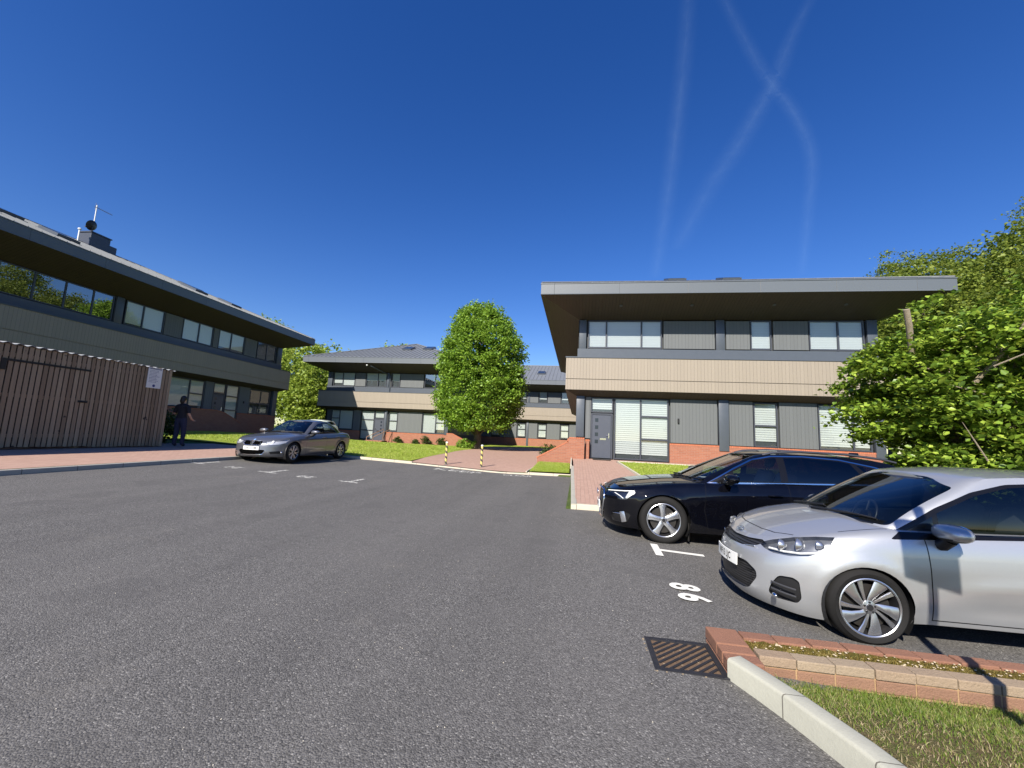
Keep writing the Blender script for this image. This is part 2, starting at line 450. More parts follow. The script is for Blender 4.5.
sheet('lawn_strip', [(-9.2,38),(-.75,47),(8,47),(8,50),(-22,50),(-12,38)], lambda x, y: T(x, y), MAT['lawn'], 2, lift=.004)
sheet('entrance_path', [(-.01,9.25),(2.45,9.25),(2.3,10.5),(1.67,18.9),(12.6,18.95),(12.9,19.85),(.3,19.85),(-.2,19.3),(-.14,16.4)], lambda x, y: Rz(y), PVO, .8)
def patch_z(x, y): return .12 + .21*clamp((y-16.4)/2.9)
sheet('lawn_patch', [(-1.86,16.42),(-.3,16.55),(-.33,19.3),(-1.75,19.3)], patch_z, MAT['lawn'], .4, lift=.01)
sheet('side_lawn', [(2.42,10.5),(7.6,10.5),(14,10.5),(14,18.9),(1.8,18.85)], lambda x, y: Rz(y), MAT['lawn'], 1.2, lift=.008)

# ------------------------------------------------------------------ painted bay marks and writing on the asphalt
def paint_mat(lo=.30, hi=.38):
    t = NT('road_paint'); co = t.coord()
    f = t.noise(28, 5, .75, co); f2 = t.noise(3, 3, .5, co)
    c = t.mix(f2, (.66,.65,.58), (.80,.79,.74)); t.set(Base_Color=c, Roughness=.75)
    tr = t.add('ShaderNodeBsdfTransparent'); mx = t.add('ShaderNodeMixShader')
    t.link(t.ramp(f, [(lo, (0,0,0)), (hi, (1,1,1))]), mx.inputs[0]); t.link(tr.outputs[0], mx.inputs[1]); t.link(t.b.outputs[0], mx.inputs[2])
    t.link(mx.outputs[0], t.out.inputs[0]); return t.m
PAINT = paint_mat()
def flat_poly(bm, pts, z=.005):
    quad(bm, [(p[0], p[1], lot_z(p[0], p[1])+z) for p in pts])
def tee(cx, cy, dirv, bar=.42, stem=.5, w=.075, mat=None):
    """T mark: the bar across, the stem along dirv"""
    bm = bmesh.new(); d = Vector((dirv[0], dirv[1])).normalized(); n = Vector((-d.y, d.x)); c = Vector((cx, cy))
    for a0, a1, b0, b1 in ((-w/2, w/2, -bar/2, bar/2), (w/2+.001, stem, -w/2, w/2)):
        flat_poly(bm, [c+d*a0+n*b0, c+d*a1+n*b0, c+d*a1+n*b1, c+d*a0+n*b1])
    return tag(obj('bay_mark', bm, mat or PAINT), kind='structure')
tee(1.13, 6.27, (1, -.04), .62, .62, .1)
WORN = paint_mat(.44, .55)
for x in (-8.08, -5.75): tee(x, 9.95, (.02, 1), .55, .75, .1, WORN)
tee(-10.35, 10.05, (.02, 1), .4, .7, .1, WORN)
def ground_text(s, x, y, rz, size, xs=1.0, mat=None):
    M = Matrix.Translation((x, y, lot_z(x)+.006)) @ Matrix.Rotation(rz, 4, 'Z')
    if lot_z(x) > 0: M = M @ Matrix.Rotation(-0.0, 4, 'X')
    o = text_obj('bay_number', s, size, mat or PAINT, M, xs=xs, bold=.014)
    for v in o.data.vertices: v.co.z = lot_z(v.co.x, v.co.y)+.006
    return tag(o, kind='structure')
ground_text('8', 1.13, 4.79, radians(-90), .40, 1.0)
ground_text('6', 1.15, 4.50, radians(-90), .40, 1.0)
ground_text('21', -9.25, 10.1, radians(180), .45, 1.0, WORN)
ground_text('20', -6.95, 9.95, radians(180), .45, 1.0, WORN)
ground_text('KEEP', -4.45, 15.25, radians(3), .85, .98, WORN)
ground_text('CLEAR', -2.2, 15.55, radians(3), .6, .62, WORN)

# ------------------------------------------------------------------ gully grate by the kerb end
g = empty('drain_grate', (.78, 3.30, .0)); tag(g, 'rusty square drain grate with diagonal bars full of silt by the brick kerb', 'drain grate')
bm = bmesh.new(); w = .215
for a in (-1, 1):
    box(bm, a*w-.02, a*w+.02, -w-.02, w+.02, -.09, .005, bev=.003)
    box(bm, -w+.0205, w-.0205, a*w-.02, a*w+.02, -.09, .0045)
obj('frame', bm, MAT['ironcore'], g)
bm = bmesh.new()
for k in range(-5, 6):
    c = k*.062; pts = []
    for s in (-1, 1):                                    # clip the 45-degree bar to the square
        pass
    lo, hi = max(-.19, -.19 - c), min(.19, .19 - c)
    if hi - lo < .05: continue
    a, b = Vector((lo, lo+c, 0)), Vector((hi, hi+c, 0)); d = (b-a).normalized(); n = Vector((-d.y, d.x, 0))*.0085
    zz = [-.045, .002]
    vs = [bm.verts.new(p + s*n + Vector((0,0,z))) for z in zz for p, s in ((a,-1),(b,-1),(b,1),(a,1))]
    for q in ((4,5,6,7),(0,1,5,4),(2,3,7,6),(1,2,6,5),(3,0,4,7)): bm.faces.new([vs[i] for i in q])
bmesh.ops.recalc_face_normals(bm, faces=bm.faces[:])
obj('grate_bars', bm, MAT['ironcore'], g)
bm = bmesh.new(); quad(bm, [(-.2,-.2,.0045-.008), (.2,-.2,-.0035), (.2,.2,-.0035), (-.2,.2,-.0035)])
for v in bm.verts: v.co.z = -.005
obj('silt', bm, MAT['silt'], g)
bm = bmesh.new()
for k in range(60):                                     # grit and dead leaves caught in it
    x, y = random.uniform(-.19,.19), random.uniform(-.19,.19); r = random.uniform(.002,.006)
    if k < 14: x, y = random.choice(((random.uniform(-.27,.1), -.25), (-.25, random.uniform(-.2,.25))))
    ball(bm, (x, y, -.006 if k >= 14 else .004), r, 6, 4, (1.4, .8, .6))
tag(obj('grit', bm, plain('grit', (.30,.23,.15), .9, var=.4, scale=40), g), kind='stuff')

# ------------------------------------------------------------------ planting bed: double brick edging, concrete kerb, grass
def bricks_row(bm, x0, x1, y0, y1, z0, z1, bl, jit=.003, gap=.010, slope=0.0):
    n = max(1, int(round((x1-x0)/bl))); L = (x1-x0)/n
    for i in range(n):
        j = lambda: random.uniform(-jit, jit)
        a = x0 + i*L
        M = Matrix.Translation((0, slope*(a-x0), 0)) @ Matrix.Translation((a+L/2, (y0+y1)/2, 0)) @ Matrix.Rotation(random.uniform(-.008,.008), 4, 'Z') @ Matrix.Translation((-a-L/2, -(y0+y1)/2, 0))
        box(bm, a+gap/2, a+L-gap/2, y0+j(), y1+j(), z0, z1+j(), M=M, bev=.006)
def brick_solid(name, c1, c2, scale=6):
    t = NT(name); co = t.coord(); geo = t.add('ShaderNodeNewGeometry')
    f = t.noise(scale, 5, .7, co); f2 = t.noise(70, 4, .7, co)
    c = t.mix(geo.outputs['Random Per Island'], c1, c2)
    c = t.mix(t.math('MULTIPLY', f, .55), c, tuple(min(1, x*1.7) for x in c1)); c = t.mix(t.math('MULTIPLY', f2, .35), c, tuple(x*.5 for x in c2))
    t.set(Base_Color=c, Roughness=.9); t.bump(f2, .008); return t.m
RB = brick_solid('red_edging_brick', (.245,.118,.072), (.185,.085,.055)); SB = brick_solid('stained_edging_brick', (.30,.235,.16), (.24,.155,.10))
LB = brick_solid('lower_course_brick', (.25,.14,.088), (.19,.105,.068)); MORT = plain('orange_mortar', (.42,.27,.14), .9, var=.3, scale=20, bump=.006)
e = empty('brick_edging', (1.0, 3.3, 0)); tag(e, 'red brick edging with a mossy gap running beside the silver hatchback', 'brick edging')
bm = bmesh.new(); bricks_row(bm, .24, 4.4, .185, .30, -.12, .095, .225, slope=-.003); obj('outer_row', bm, RB, e)
bm = bmesh.new()
for yy in (-.215, -.09): box(bm, .01, .23, yy+.004, yy+.12, .02, .10, bev=.008)
box(bm, .01, .23, .035, .30, .02, .102, bev=.008)
for yy, ll in ((-.215,.17),(-.04,.17),(.135,.165)): box(bm, .012, .2, yy+.004, yy+ll, -.09, .01, bev=.006)
obj('end_block', bm, RB, e)
bm = bmesh.new(); bricks_row(bm, .24, 4.4, -.095, .015, .045, .105, .225, .003, .005); obj('coping_row', bm, SB, e)
bm = bmesh.new(); bricks_row(bm, .24, 4.4, -.088, .0, -.035, .038, .225, .003, .007); obj('lower_course', bm, LB, e)
bm = bmesh.new(); bricks_row(bm, .24, 4.4, -.084, .0, -.12, -.045, .225, .003, .010); obj('bottom_course', bm, LB, e)
bm = bmesh.new(); box(bm, .02, 4.39, -.083, .01, -.12, .055); box(bm, .02, 4.39, .19, .29, -.12, .08); box(bm, .02, .22, -.2, .28, -.11, .09); obj('mortar', bm, MORT, e)
# moss and grit between the rows
bm = bmesh.new(); N = 60; rows = []
for i in range(N+1):
    x = .24 + 4.16*i/N
    rows.append([bm.verts.new((x, y, .075 + random.uniform(-.008,.012))) for y in (.017,.06,.10,.14,.183)])
for a, b in zip(rows, rows[1:]):
    for k in range(4): bm.faces.new((a[k], b[k], b[k+1], a[k+1]))
bmesh.ops.recalc_face_normals(bm, faces=bm.faces[:])
if bm.faces[:][0].normal.z < 0: bmesh.ops.reverse_faces(bm, faces=bm.faces[:])
obj('moss', bm, MAT['moss'], e, smooth=80)
bm = bmesh.new()
for k in range(260): ball(bm, (random.uniform(.26,4.3), random.uniform(.03,.175), .088), random.uniform(.003,.008), 6, 4, (1.2,.9,.6))
tag(obj('pebbles', bm, plain('pale_pebbles', (.46,.38,.26), .9, var=.4, scale=40), e), kind='stuff')
# sawn-off concrete kerb curving towards the viewer
kp = densify([(1.0,3.085),(1.10,2.90),(1.19,2.72),(1.26,2.55),(1.33,2.38),(1.40,2.15),(1.46,1.9),(1.52,1.5),(1.56,.9),(1.58,.2),(1.58,-3)], .12)
kerb('kerb', kp, lambda x, y: 0, .12, .125, joint_conc('bed_kerb_stone', (.41,.405,.335), .457, 'y'), 1)
def bed_z(x, y):
    k = clamp((3.2-y)/.55); return -.03 + .10*k*k*(3-2*k) + .012*sin(x*2.1)
sheet('bed_soil', [(1.13,3.2),(1.24,2.95),(1.34,2.7),(1.44,2.45),(1.54,2.15),(1.6,1.9),(1.66,1.5),(1.70,.9),(1.72,-3),(5.4,-3),(5.4,3.2)], bed_z, MAT['dry'], .12)

def blades(name, P, H, W, mat, parent=None, lean=.5, kind='stuff'):
    n = len(P); a = RNG.uniform(0, 2*pi, n); L = RNG.uniform(.1, 1, n)*lean*H; b = RNG.uniform(0, 2*pi, n)
    d = np.stack([np.cos(a), np.sin(a), 0*a], 1); ln = np.stack([np.cos(b)*L, np.sin(b)*L, 0*a], 1)
    up = np.stack([0*a, 0*a, H], 1); w = (W*.5)[:, None]
    v0, v1 = P - d*w, P + d*w; m = P + up*.55 + ln*.3; v2, v3 = m + d*w*.75, m - d*w*.75; v4 = P + up*.95 + ln
    V = np.stack([v0, v1, v2, v3, v4, v4 + d*w*.15], 1).reshape(-1, 3)
    i = np.arange(n)[:, None]*6
    F = np.concatenate([i + np.array([[0,1,2,3]]), i + np.array([[3,2,5,4]])], 1).reshape(-1, 4)
    return tag(mesh_np(name, V, F, mat, parent), kind=kind)
def in_poly(P, poly):
    x, y = P[:,0], P[:,1]; r = np.zeros(len(P), bool); n = len(poly); j = n-1
    for i in range(n):
        xi, yi = poly[i]; xj, yj = poly[j]
        with np.errstate(divide='ignore', invalid='ignore'):
            r ^= ((yi > y) != (yj > y)) & (x < (xj-xi)*(y-yi)/(yj-yi + 1e-12) + xi)
        j = i
    return r
def scatter(poly, n, zf):
    xs = [p[0] for p in poly]; ys = [p[1] for p in poly]
    P = np.stack([RNG.uniform(min(xs), max(xs), n), RNG.uniform(min(ys), max(ys), n), np.zeros(n)], 1)
    P = P[in_poly(P, poly)]; P[:,2] = [zf(a, b) for a, b in P[:,:2]]
    return P
GB = leaf_mat('grass_blade', [(.15, (.07,.13,.018)), (.45, (.14,.22,.03)), (.65, (.22,.28,.05)), (.85, (.38,.33,.15))], .3, .5, 2.5)
LG = leaf_mat('lawn_blade', [(.15, (.20,.29,.025)), (.5, (.30,.40,.05)), (.8, (.42,.43,.12))], .3, .5, .5)
DRYB = leaf_mat('dry_blade', [(.2, (.20,.15,.07)), (.5, (.34,.27,.15)), (.8, (.48,.40,.25))], .2, .7, 3)
bed = [(1.16,3.19),(1.26,2.95),(1.36,2.7),(1.46,2.45),(1.56,2.15),(1.64,1.8),(1.70,.9),(4.6,.9),(4.6,3.185)]
P = scatter(bed, 190000, bed_z)
near_wall = np.clip((P[:,1]-2.35)/.8, 0, 1)
edge = np.clip((P[:,0]-1.25-(3.1-P[:,1])*.42)/.55, 0, 1)
patch = .5 + .5*np.sin(P[:,0]*5.1+1.3)*np.sin(P[:,1]*6.3+P[:,0]*2)
den = np.clip(.04 + .55*edge*(.1+.9*patch) + .65*near_wall*(.4+.6*patch), 0, 1)
keep = RNG.uniform(0, 1, len(P)) < den; P = P[keep]; n = len(P)
H = RNG.uniform(.008, .030, n)*(.75+.6*RNG.uniform(0,1,n))*(.8+.5*np.clip((P[:,1]-2.5)/.6,0,1))
blades('grass', P, H, RNG.uniform(.002,.0045,n), GB, lean=.8)
P = scatter(bed, 30000, bed_z); n = len(P); blades('dry_grass', P, RNG.uniform(.006,.025,n), RNG.uniform(.002,.004,n), DRYB, lean=2.2)
ml = [(1.25,3.32),(5.3,3.32),(5.3,3.48),(1.25,3.48)]
P = scatter(ml, 14000, lambda x, y: .075); n = len(P)
blades('moss_tufts', P, RNG.uniform(.003,.013,n), RNG.uniform(.003,.007,n), leaf_mat('moss_tuft', [(.2,(.10,.07,.015)),(.5,(.22,.16,.03)),(.8,(.30,.26,.10))], .2, .7, 8), lean=1.2)
fl = [(-10.9,16.1),(-9.0,15.9),(-7.6,16.05),(-6.85,16.2),(-7.1,22),(-8.4,36),(-24,36.6),(-24,16.1)]
P = scatter(fl, 60000, T); n = len(P); blades('grass', P, RNG.uniform(.03,.075,n), RNG.uniform(.012,.028,n), LG, lean=.8)
P = scatter([(-1.85,16.45),(-.32,16.6),(-.36,19.3),(-1.76,19.3)], 14000, patch_z); n = len(P)
blades('grass', P, RNG.uniform(.02,.06,n), RNG.uniform(.008,.018,n), LG, lean=.8)
P = scatter([(2.45,10.6),(9,10.6),(9,18.85),(1.8,18.85)], 26000, lambda x, y: Rz(y)); n = len(P); blades('grass', P, RNG.uniform(.03,.07,n), RNG.uniform(.012,.022,n), LG, lean=.8)
P = scatter([tuple(LW(16.7,10.2).xy),tuple(LW(24.2,10.2).xy),tuple(LW(24.2,31).xy),tuple(LW(16.7,16).xy)], 26000, T); n = len(P); blades('grass', P, RNG.uniform(.03,.07,n), RNG.uniform(.015,.03,n), LG, lean=.8)
# grit lying on the asphalt
bm = bmesh.new()
for k in range(420):
    r = 1.6 + 7*random.random()**1.5; a = random.uniform(-.95, .75); x, y = r*sin(a), r*cos(a)
    if x > 1.0 and y < 3.7: continue
    if x > 1.2 and y > 3.9: continue
    if .5 < x < 1.06 and 3.0 < y < 3.6: continue
    s = random.uniform(.0015, .0045)
    ball(bm, (x, y, lot_z(x)+s*.5), s, 6, 4, (1, random.uniform(.7,1.4), .7))
tag(obj('gravel', bm, plain('loose_grit', (.5,.46,.38), .9, var=.4, scale=60)), kind='stuff')
# ------------------------------------------------------------------ the office-like brick and timber blocks
SL, ST = 5.25, 6.62            # first-floor sill and head above the ground-floor level
SLAT = 21 * pi/180
def ring(bm, x0, x1, y0, y1, prof, mi=0):
    """profile (outwards, z) swept round a rectangle with mitred corners"""
    cs = [(x0, y0, -1, -1), (x1, y0, 1, -1), (x1, y1, 1, 1), (x0, y1, -1, 1)]
    R_ = [[bm.verts.new((x+sx*o, y+sy*o, z)) for o, z in prof] for x, y, sx, sy in cs]
    for i in range(4):
        a, b = R_[i], R_[(i+1) % 4]
        for k in range(len(prof)-1): bm.faces.new((a[k], b[k], b[k+1], a[k+1])).material_index = mi

def window(par, x0, x1, z0, z1, mull=(), rows=None, blind=1.0, pitch=.06, gl='glass', shade=None, label=None):
    rows = rows or {}
    f = .05; ys = (.015, .085)
    bm = bmesh.new(); xs = [x0] + list(mull) + [x1]
    box(bm, x0, x0+f, *ys, z0, z1); box(bm, x1-f, x1, *ys, z0, z1)
    for m in mull: box(bm, m-.035, m+.035, ys[0]+.004, ys[1], z0, z1)
    pn = bmesh.new(); bl = bmesh.new(); any_b = False
    for i in range(len(xs)-1):
        a = xs[i] + (f if i == 0 else .035); b = xs[i+1] - (f if i == len(xs)-2 else .035)
        zs = [z0] + sorted(rows.get(i, [])) + [z1]
        box(bm, a, b, *ys, z0, z0+f); box(bm, a, b, *ys, z1-f, z1)
        for z in zs[1:-1]: box(bm, a, b, ys[0]+.002, ys[1], z-.04, z+.04)
        for k in range(len(zs)-1):
            lo = zs[k] + (f if k == 0 else .04); hi = zs[k+1] - (f if k == len(zs)-2 else .04)
            quad(pn, [(a, .05, lo), (b, .05, lo), (b, .05, hi), (a, .05, hi)])
        fr = blind[i] if isinstance(blind, (list, tuple)) else blind
        if fr > .9 and B3 is not None: fr = random.choice((.97, .97, .94, .88, .82))
        if fr > 0:
            any_b = True; top = z1-.03; bot = z1 - (z1-z0)*fr + .04
            n = max(1, int((top-bot)/pitch))
            for k in range(n):
                t = top - (top-bot)*k/n; d = (top-bot)/n
                quad(bl, [(a-.02, .124, t-d*.88), (b+.02, .124, t-d*.88), (b+.02, .096, t), (a-.02, .096, t)])
    w = obj('window', bm, MAT['frame'], par)
    if label: w['label'] = label
    obj('pane', pn, MAT[gl], w)
    if any_b: obj('blind', bl, MAT['blind'], w)
    else: bl.free()
    return w

def panel(par, x0, x1, z0, z1, y=0.0, name='wall_panel', mat='panel'):
    bm = bmesh.new(); box(bm, x0, x1, y, .155, z0, z1); return obj(name, bm, MAT[mat], par)
def bar(par, x0, x1, y0, y1, z0, z1, name='column', mat='steel', bev=.012):
    bm = bmesh.new(); box(bm, x0, x1, y0, y1, z0, z1, bev=bev); return obj(name, bm, MAT[mat], par, smooth=40)

def door(par, x0, x1, z1, side=-1, frame_to=None):
    bm = bmesh.new(); f = .07
    box(bm, x0-f, x0, .01, .09, 0, z1+f); box(bm, x1, x1+f, .01, .09, 0, z1+f); box(bm, x0, x1, .012, .09, z1, z1+f)
    fr = obj('door_frame', bm, MAT['frame'], par)
    bm = bmesh.new(); box(bm, x0+.006, x1-.006, .035, .08, .012, z1-.006, bev=.006); d = obj('door', bm, MAT['door'], par)
    w = x1-x0; cx = x0 + w*(.24 if side < 0 else .76)
    for k in range(4):
        z = z1*(.38 + .165*k); bm = bmesh.new(); box(bm, cx-.075, cx+.075, .028, .036, z-.085, z+.085, bev=.004); obj('door_glazing', bm, MAT['roofdark'], d)
        hx = x1-.1 if side < 0 else x0+.1
    bm = bmesh.new(); box(bm, hx-.02, hx+.02, .02, .034, z1*.46, z1*.58, bev=.004); tube(bm, [(hx, .02, z1*.53), (hx, -.03, z1*.53), (hx + side*.13, -.032, z1*.53)], .011, 8)
    obj('handle', bm, MAT['chrome'], d)
    bm = bmesh.new(); c = (x0+x1)/2 + (.07 if side < 0 else -.07); box(bm, c-.14, c+.14, .024, .034, z1*.42, z1*.46, bev=.003); obj('letterbox', bm, MAT['chrome'], d)
    return d

def skylight(par, roof, x, y, z, rz, L=1.3, W=.95):
    bm = bmesh.new(); h = .17
    box(bm, -W/2, W/2, -L/2, L/2, -.03, h); M = Matrix.Translation((x, y, z)) @ Matrix.Rotation(rz, 4, 'Z') @ Matrix.Rotation(SLAT, 4, 'X')
    box(bm, -W/2-.06, W/2+.06, -L/2-.06, L/2+.06, -.03, .045)
    box(bm, -W/2+.07, W/2-.07, -L/2+.07, L/2-.07, h, h+.012, 1)
    for v in bm.verts: v.co = M @ v.co
    return obj('skylight', bm, [MAT['steel'], MAT['roofdark']], roof)

def shell(label, loc, rz, Lx, Dy, seams=True, sky=(), ztop=0.0):
    """walls, projecting cladding band, steel beam, flared soffit, fascia and hipped metal roof"""
    B = empty('apartment_block', loc, rz); tag(B, label, 'building', 'matching two-storey blocks round the car park')
    bm = bmesh.new(); box(bm, .005, Lx-.005, .16, Dy-.16, -.6, 6.64); obj('wall', bm, MAT['wall'], B)  # solid core, coloured dark to stand for unlit rooms behind the panes
    for nm, xa in (('side_wall', 0.0), ('side_wall', Lx-.16)):
        bm = bmesh.new(); box(bm, xa, xa+.16, .16, Dy, .86, 6.62); obj(nm, bm, MAT['panel'], B)
    O = .55
    bm = bmesh.new(); ring(bm, 0, Lx, 0, Dy, [(.0, 4.712), (O+.03, 4.712), (O+.03, 4.66)]); 
    obj('coping', bm, MAT['steel'], B)
    bm = bmesh.new(); ring(bm, 0, Lx, 0, Dy, [(O, 4.66), (O, 3.66)]); ring(bm, 0, Lx, 0, Dy, [(O, 3.62), (O, 3.14)]); ring(bm, 0, Lx, 0, Dy, [(O, 3.66), (O-.03, 3.66), (O-.03, 3.62), (O, 3.62)])
    obj('cladding_band', bm, MAT['tan'], B)
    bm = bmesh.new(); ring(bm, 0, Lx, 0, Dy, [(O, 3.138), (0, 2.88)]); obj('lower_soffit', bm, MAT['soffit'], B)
    bm = bmesh.new(); ring(bm, 0, Lx, 0, Dy, [(.03, 4.715), (.03, SL-.04), (-.12, SL-.02)]); obj('sill_beam', bm, MAT['steel'], B)
    E_ = 1.75
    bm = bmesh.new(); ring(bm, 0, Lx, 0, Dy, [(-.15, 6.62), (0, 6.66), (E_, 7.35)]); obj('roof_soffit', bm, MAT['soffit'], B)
    bm = bmesh.new(); ring(bm, 0, Lx, 0, Dy, [(E_, 7.348), (E_+.012, 7.345), (E_+.015, 7.36), (E_, 7.39), (E_, 7.84), (E_+.02, 7.845), (E_+.02, 7.88), (E_-.06, 7.90)]); obj('fascia', bm, MAT['fascia'], B)
    x0, x1, y0, y1 = -E_+.03, Lx+E_-.03, -E_+.03, Dy+E_-.03; h = min(x1-x0, y1-y0)/2; zr = 7.89 + h*math.tan(SLAT)
    z0 = 7.89
    if x1-x0 >= y1-y0: r0, r1 = (x0+h, (y0+y1)/2, zr), (x1-h, (y0+y1)/2, zr)
    else: r0, r1 = ((x0+x1)/2, y0+h, zr), ((x0+x1)/2, y1-h, zr)
    bm = bmesh.new(); A, Bb, Cc, D = (x0,y0,z0), (x1,y0,z0), (x1,y1,z0), (x0,y1,z0)
    if x1-x0 >= y1-y0:
        for q in ((A,Bb,r1,r0), (Cc,D,r0,r1)): quad(bm, q)
        for q in ((Bb,Cc,r1), (D,A,r0)): quad(bm, q)
    else:
        for q in ((Bb,Cc,r1,r0), (D,A,r0,r1)): quad(bm, q)
        for q in ((A,Bb,r0), (Cc,D,r1)): quad(bm, q)
    if seams:
        def seam(p, d, n):                                # raised standing seam
            a = Vector(p); b = Vector(d); t = (b-a).normalized(); s = Vector(n)
            up = s.cross(t); up = up if up.z > 0 else -up
            w = s*.011
            vs = [bm.verts.new(q) for q in (a-w, a+w, b+w, b-w, a-w+up*.045, a+w+up*.045, b+w+up*.045, b-w+up*.045)]
            for q in ((4,5,6,7),(0,4,7,3),(1,2,6,5),(0,1,5,4)): bm.faces.new([vs[i] for i in q])
        x = x0 + .45
        while x < x1-.2:                                  # front slope
            top = min(h, x-x0, x1-x)
            if x1-x0 < y1-y0: top = min(x-x0, x1-x)
            seam((x, y0+.02, z0+.01), (x, y0+top, z0+top*math.tan(SLAT)), (1,0,0)); x += .46
        y = y0 + .45
        while y < y1-.2:
            top = min(h, y-y0, y1-y)
            seam((x0+.02, y, z0+.01), (x0+top, y, z0+top*math.tan(SLAT)), (0,1,0))
            seam((x1-.02, y, z0+.01), (x1-top, y, z0+top*math.tan(SLAT)), (0,1,0)); y += .46
    for a, b in ((A, r0), (Bb, r0 if x1-x0 < y1-y0 else r1), (D, r1 if x1-x0 < y1-y0 else r0), (Cc, r1), (r0, r1)):
        tube(bm, [Vector(a)+Vector((0,0,.03)), Vector(b)+Vector((0,0,.03))], .05, 6)
    roof = obj('roof', bm, MAT['roof'], B)
    for x, d in sky: skylight(B, roof, x, y0+d, z0+d*math.tan(SLAT), 0)
    return B, roof

def plinth(B, x0, x1, z0=-.6, z1=.84, y=-.02, name='brick_plinth'):
    bm = bmesh.new(); box(bm, x0, x1, y, .158, z0, z1-.08); o = obj(name, bm, MAT['brick'], B)
    bm = bmesh.new(); n = max(1, int((x1-x0)/.075))
    for i in range(n):
        a = x0 + (x1-x0)*i/n; box(bm, a+.004, a+(x1-x0)/n-.004, y-.012, .05, z1-.079, z1+random.uniform(-.002,.002))
    obj('brick_coping', bm, RB2, o); return o
RB2 = brick_solid('soldier_course_brick', (.44,.15,.08), (.36,.12,.065))

def wedge_wall(label, pts, y0, y1, z0, parent_cat='wall', rz=0.0, loc=(0,0,0)):
    """brick wing wall whose top slopes: outline (x, z) extruded from y0 to y1, with a brick-on-edge coping"""
    W_ = empty('brick_wing_wall', loc, rz); tag(W_, label, 'wall', 'sloping brick wing walls')
    bm = bmesh.new(); prism(bm, [(pts[0][0], z0), (pts[-1][0], z0)] + [(x, z) for x, z in pts[::-1]], 'y', y0, y1); obj('brickwork', bm, MAT['brick'], W_)
    bm = bmesh.new()
    for (xa, za), (xb, zb_) in zip(pts, pts[1:]):
        L = hypot(xb-xa, zb_-za); n = max(1, int(L/.075)); an = atan2(zb_-za, xb-xa)
        for i in range(n):
            t = (i+.5)/n; M = Matrix.Translation((xa+(xb-xa)*t, 0, za+(zb_-za)*t)) @ Matrix.Rotation(-an, 4, 'Y')
            box(bm, -L/n/2+.004, L/n/2-.004, y0-.012, y1+.012, .001, .065, M=M)
    obj('wall_coping', bm, RB2, W_); return W_

B3 = None
# ---- right-hand block (nearest, sunlit front)
B1, roof1 = shell('two-storey block with tan cladding band and deep overhanging roof behind the black estate car', (-.09, 19.92, .62), 0, 12.99, 19, sky=((5.25, 5.2), (8.2, 5.6)))
U = dict(z0=SL, z1=ST)
window(B1, .46, 3.9, mull=(1.33, 2.97), blind=[.97, .97, .97], pitch=.075, **U)
panel(B1, 3.98, 6.24, SL+.01, ST-.03); panel(B1, 6.74, 7.76, SL+.01, ST-.03)
window(B1, 7.8, 8.68, blind=.97, pitch=.075, **U)
panel(B1, 8.76, 10.2, SL+.01, ST-.03)
window(B1, 10.24, 12.45, mull=(11.42,), blind=.97, pitch=.075, **U)
bar(B1, .03, .37, -.03, .15, SL-.05, ST+.02); bar(B1, 6.3, 6.68, -.03, .15, SL-.05, ST+.02); bar(B1, 12.55, 12.95, -.03, .15, SL-.05, ST+.02)
bar(B1, -.02, .36, -.06, .15, .95, 2.90); bar(B1, 6.36, 6.78, -.06, .15, .6, 2.90); bar(B1, 12.6, 12.98, -.06, .15, .6, 2.90)
panel(B1, .42, .66, .9, 2.86); panel(B1, .42, .66, -.3, .84, name='brick_return', mat='brick')
door(B1, .74, 1.62, 2.03)
window(B1, .68, 1.70, 2.14, 2.84, blind=.85, pitch=.09)
window(B1, 1.76, 4.2, .0, 2.84, mull=(2.96,), rows={1: (.96, 2.02)}, blind=[.93, .93], pitch=.095)
panel(B1, 4.28, 6.30, .87, 2.86); panel(B1, 6.82, 7.80, .87, 2.86)
window(B1, 7.84, 8.82, .87, 2.82, rows={0: (1.8,)}, blind=.9, pitch=.095)
panel(B1, 8.9, 10.42, .87, 2.86)
window(B1, 10.46, 12.5, .87, 2.82, mull=(11.82,), rows={1: (1.8,)}, blind=.95, pitch=.095)
plinth(B1, 4.24, 12.95)
bm = bmesh.new(); tube(bm, [(4.62, -.05, 1.78), (4.62, -.05, 1.98)], .04, 10); box(bm, 4.6, 4.64, -.03, .0, 1.84, 1.92); obj('wall_light', bm, MAT['black'], B1)
for x in (1.9, 5.0, 8.4, 11.2):
    bm = bmesh.new(); lathe(bm, [(.0, 0), (.07, 0), (.075, -.012), (.06, -.02), (0, -.02)], 16, 'z', Matrix.Translation((x, -1.0, 7.045)) @ Matrix.Rotation(-atan2(.69, 1.75), 4, 'X')); obj('soffit_downlight', bm, MAT['steel'], B1)
bm = bmesh.new(); box(bm, .78, 1.58, -.75, -.1, -.135+.14, .018); obj('door_mat', bm, plain('doormat', (.05,.045,.04), .95, bump=.01), None, loc=(-.09, 19.92, .58)); 
tag(bpy.data.objects['door_mat'], 'dark doormat outside the blue grey door of the nearest block', 'doormat')
wedge_wall('sloping brick wing wall at the near left corner of the tan clad block', [(-1.85, .50), (-.42, 1.30), (-.4, 1.47), (-.06, 1.47), (.30, 1.47)], 19.28, 19.56, -.1)
wedge_wall('short tapering brick wall tucked beside the blue grey front door', [(.36, 1.40), (.52, 1.40)], 19.58, 19.86, .3)

B3 = 1
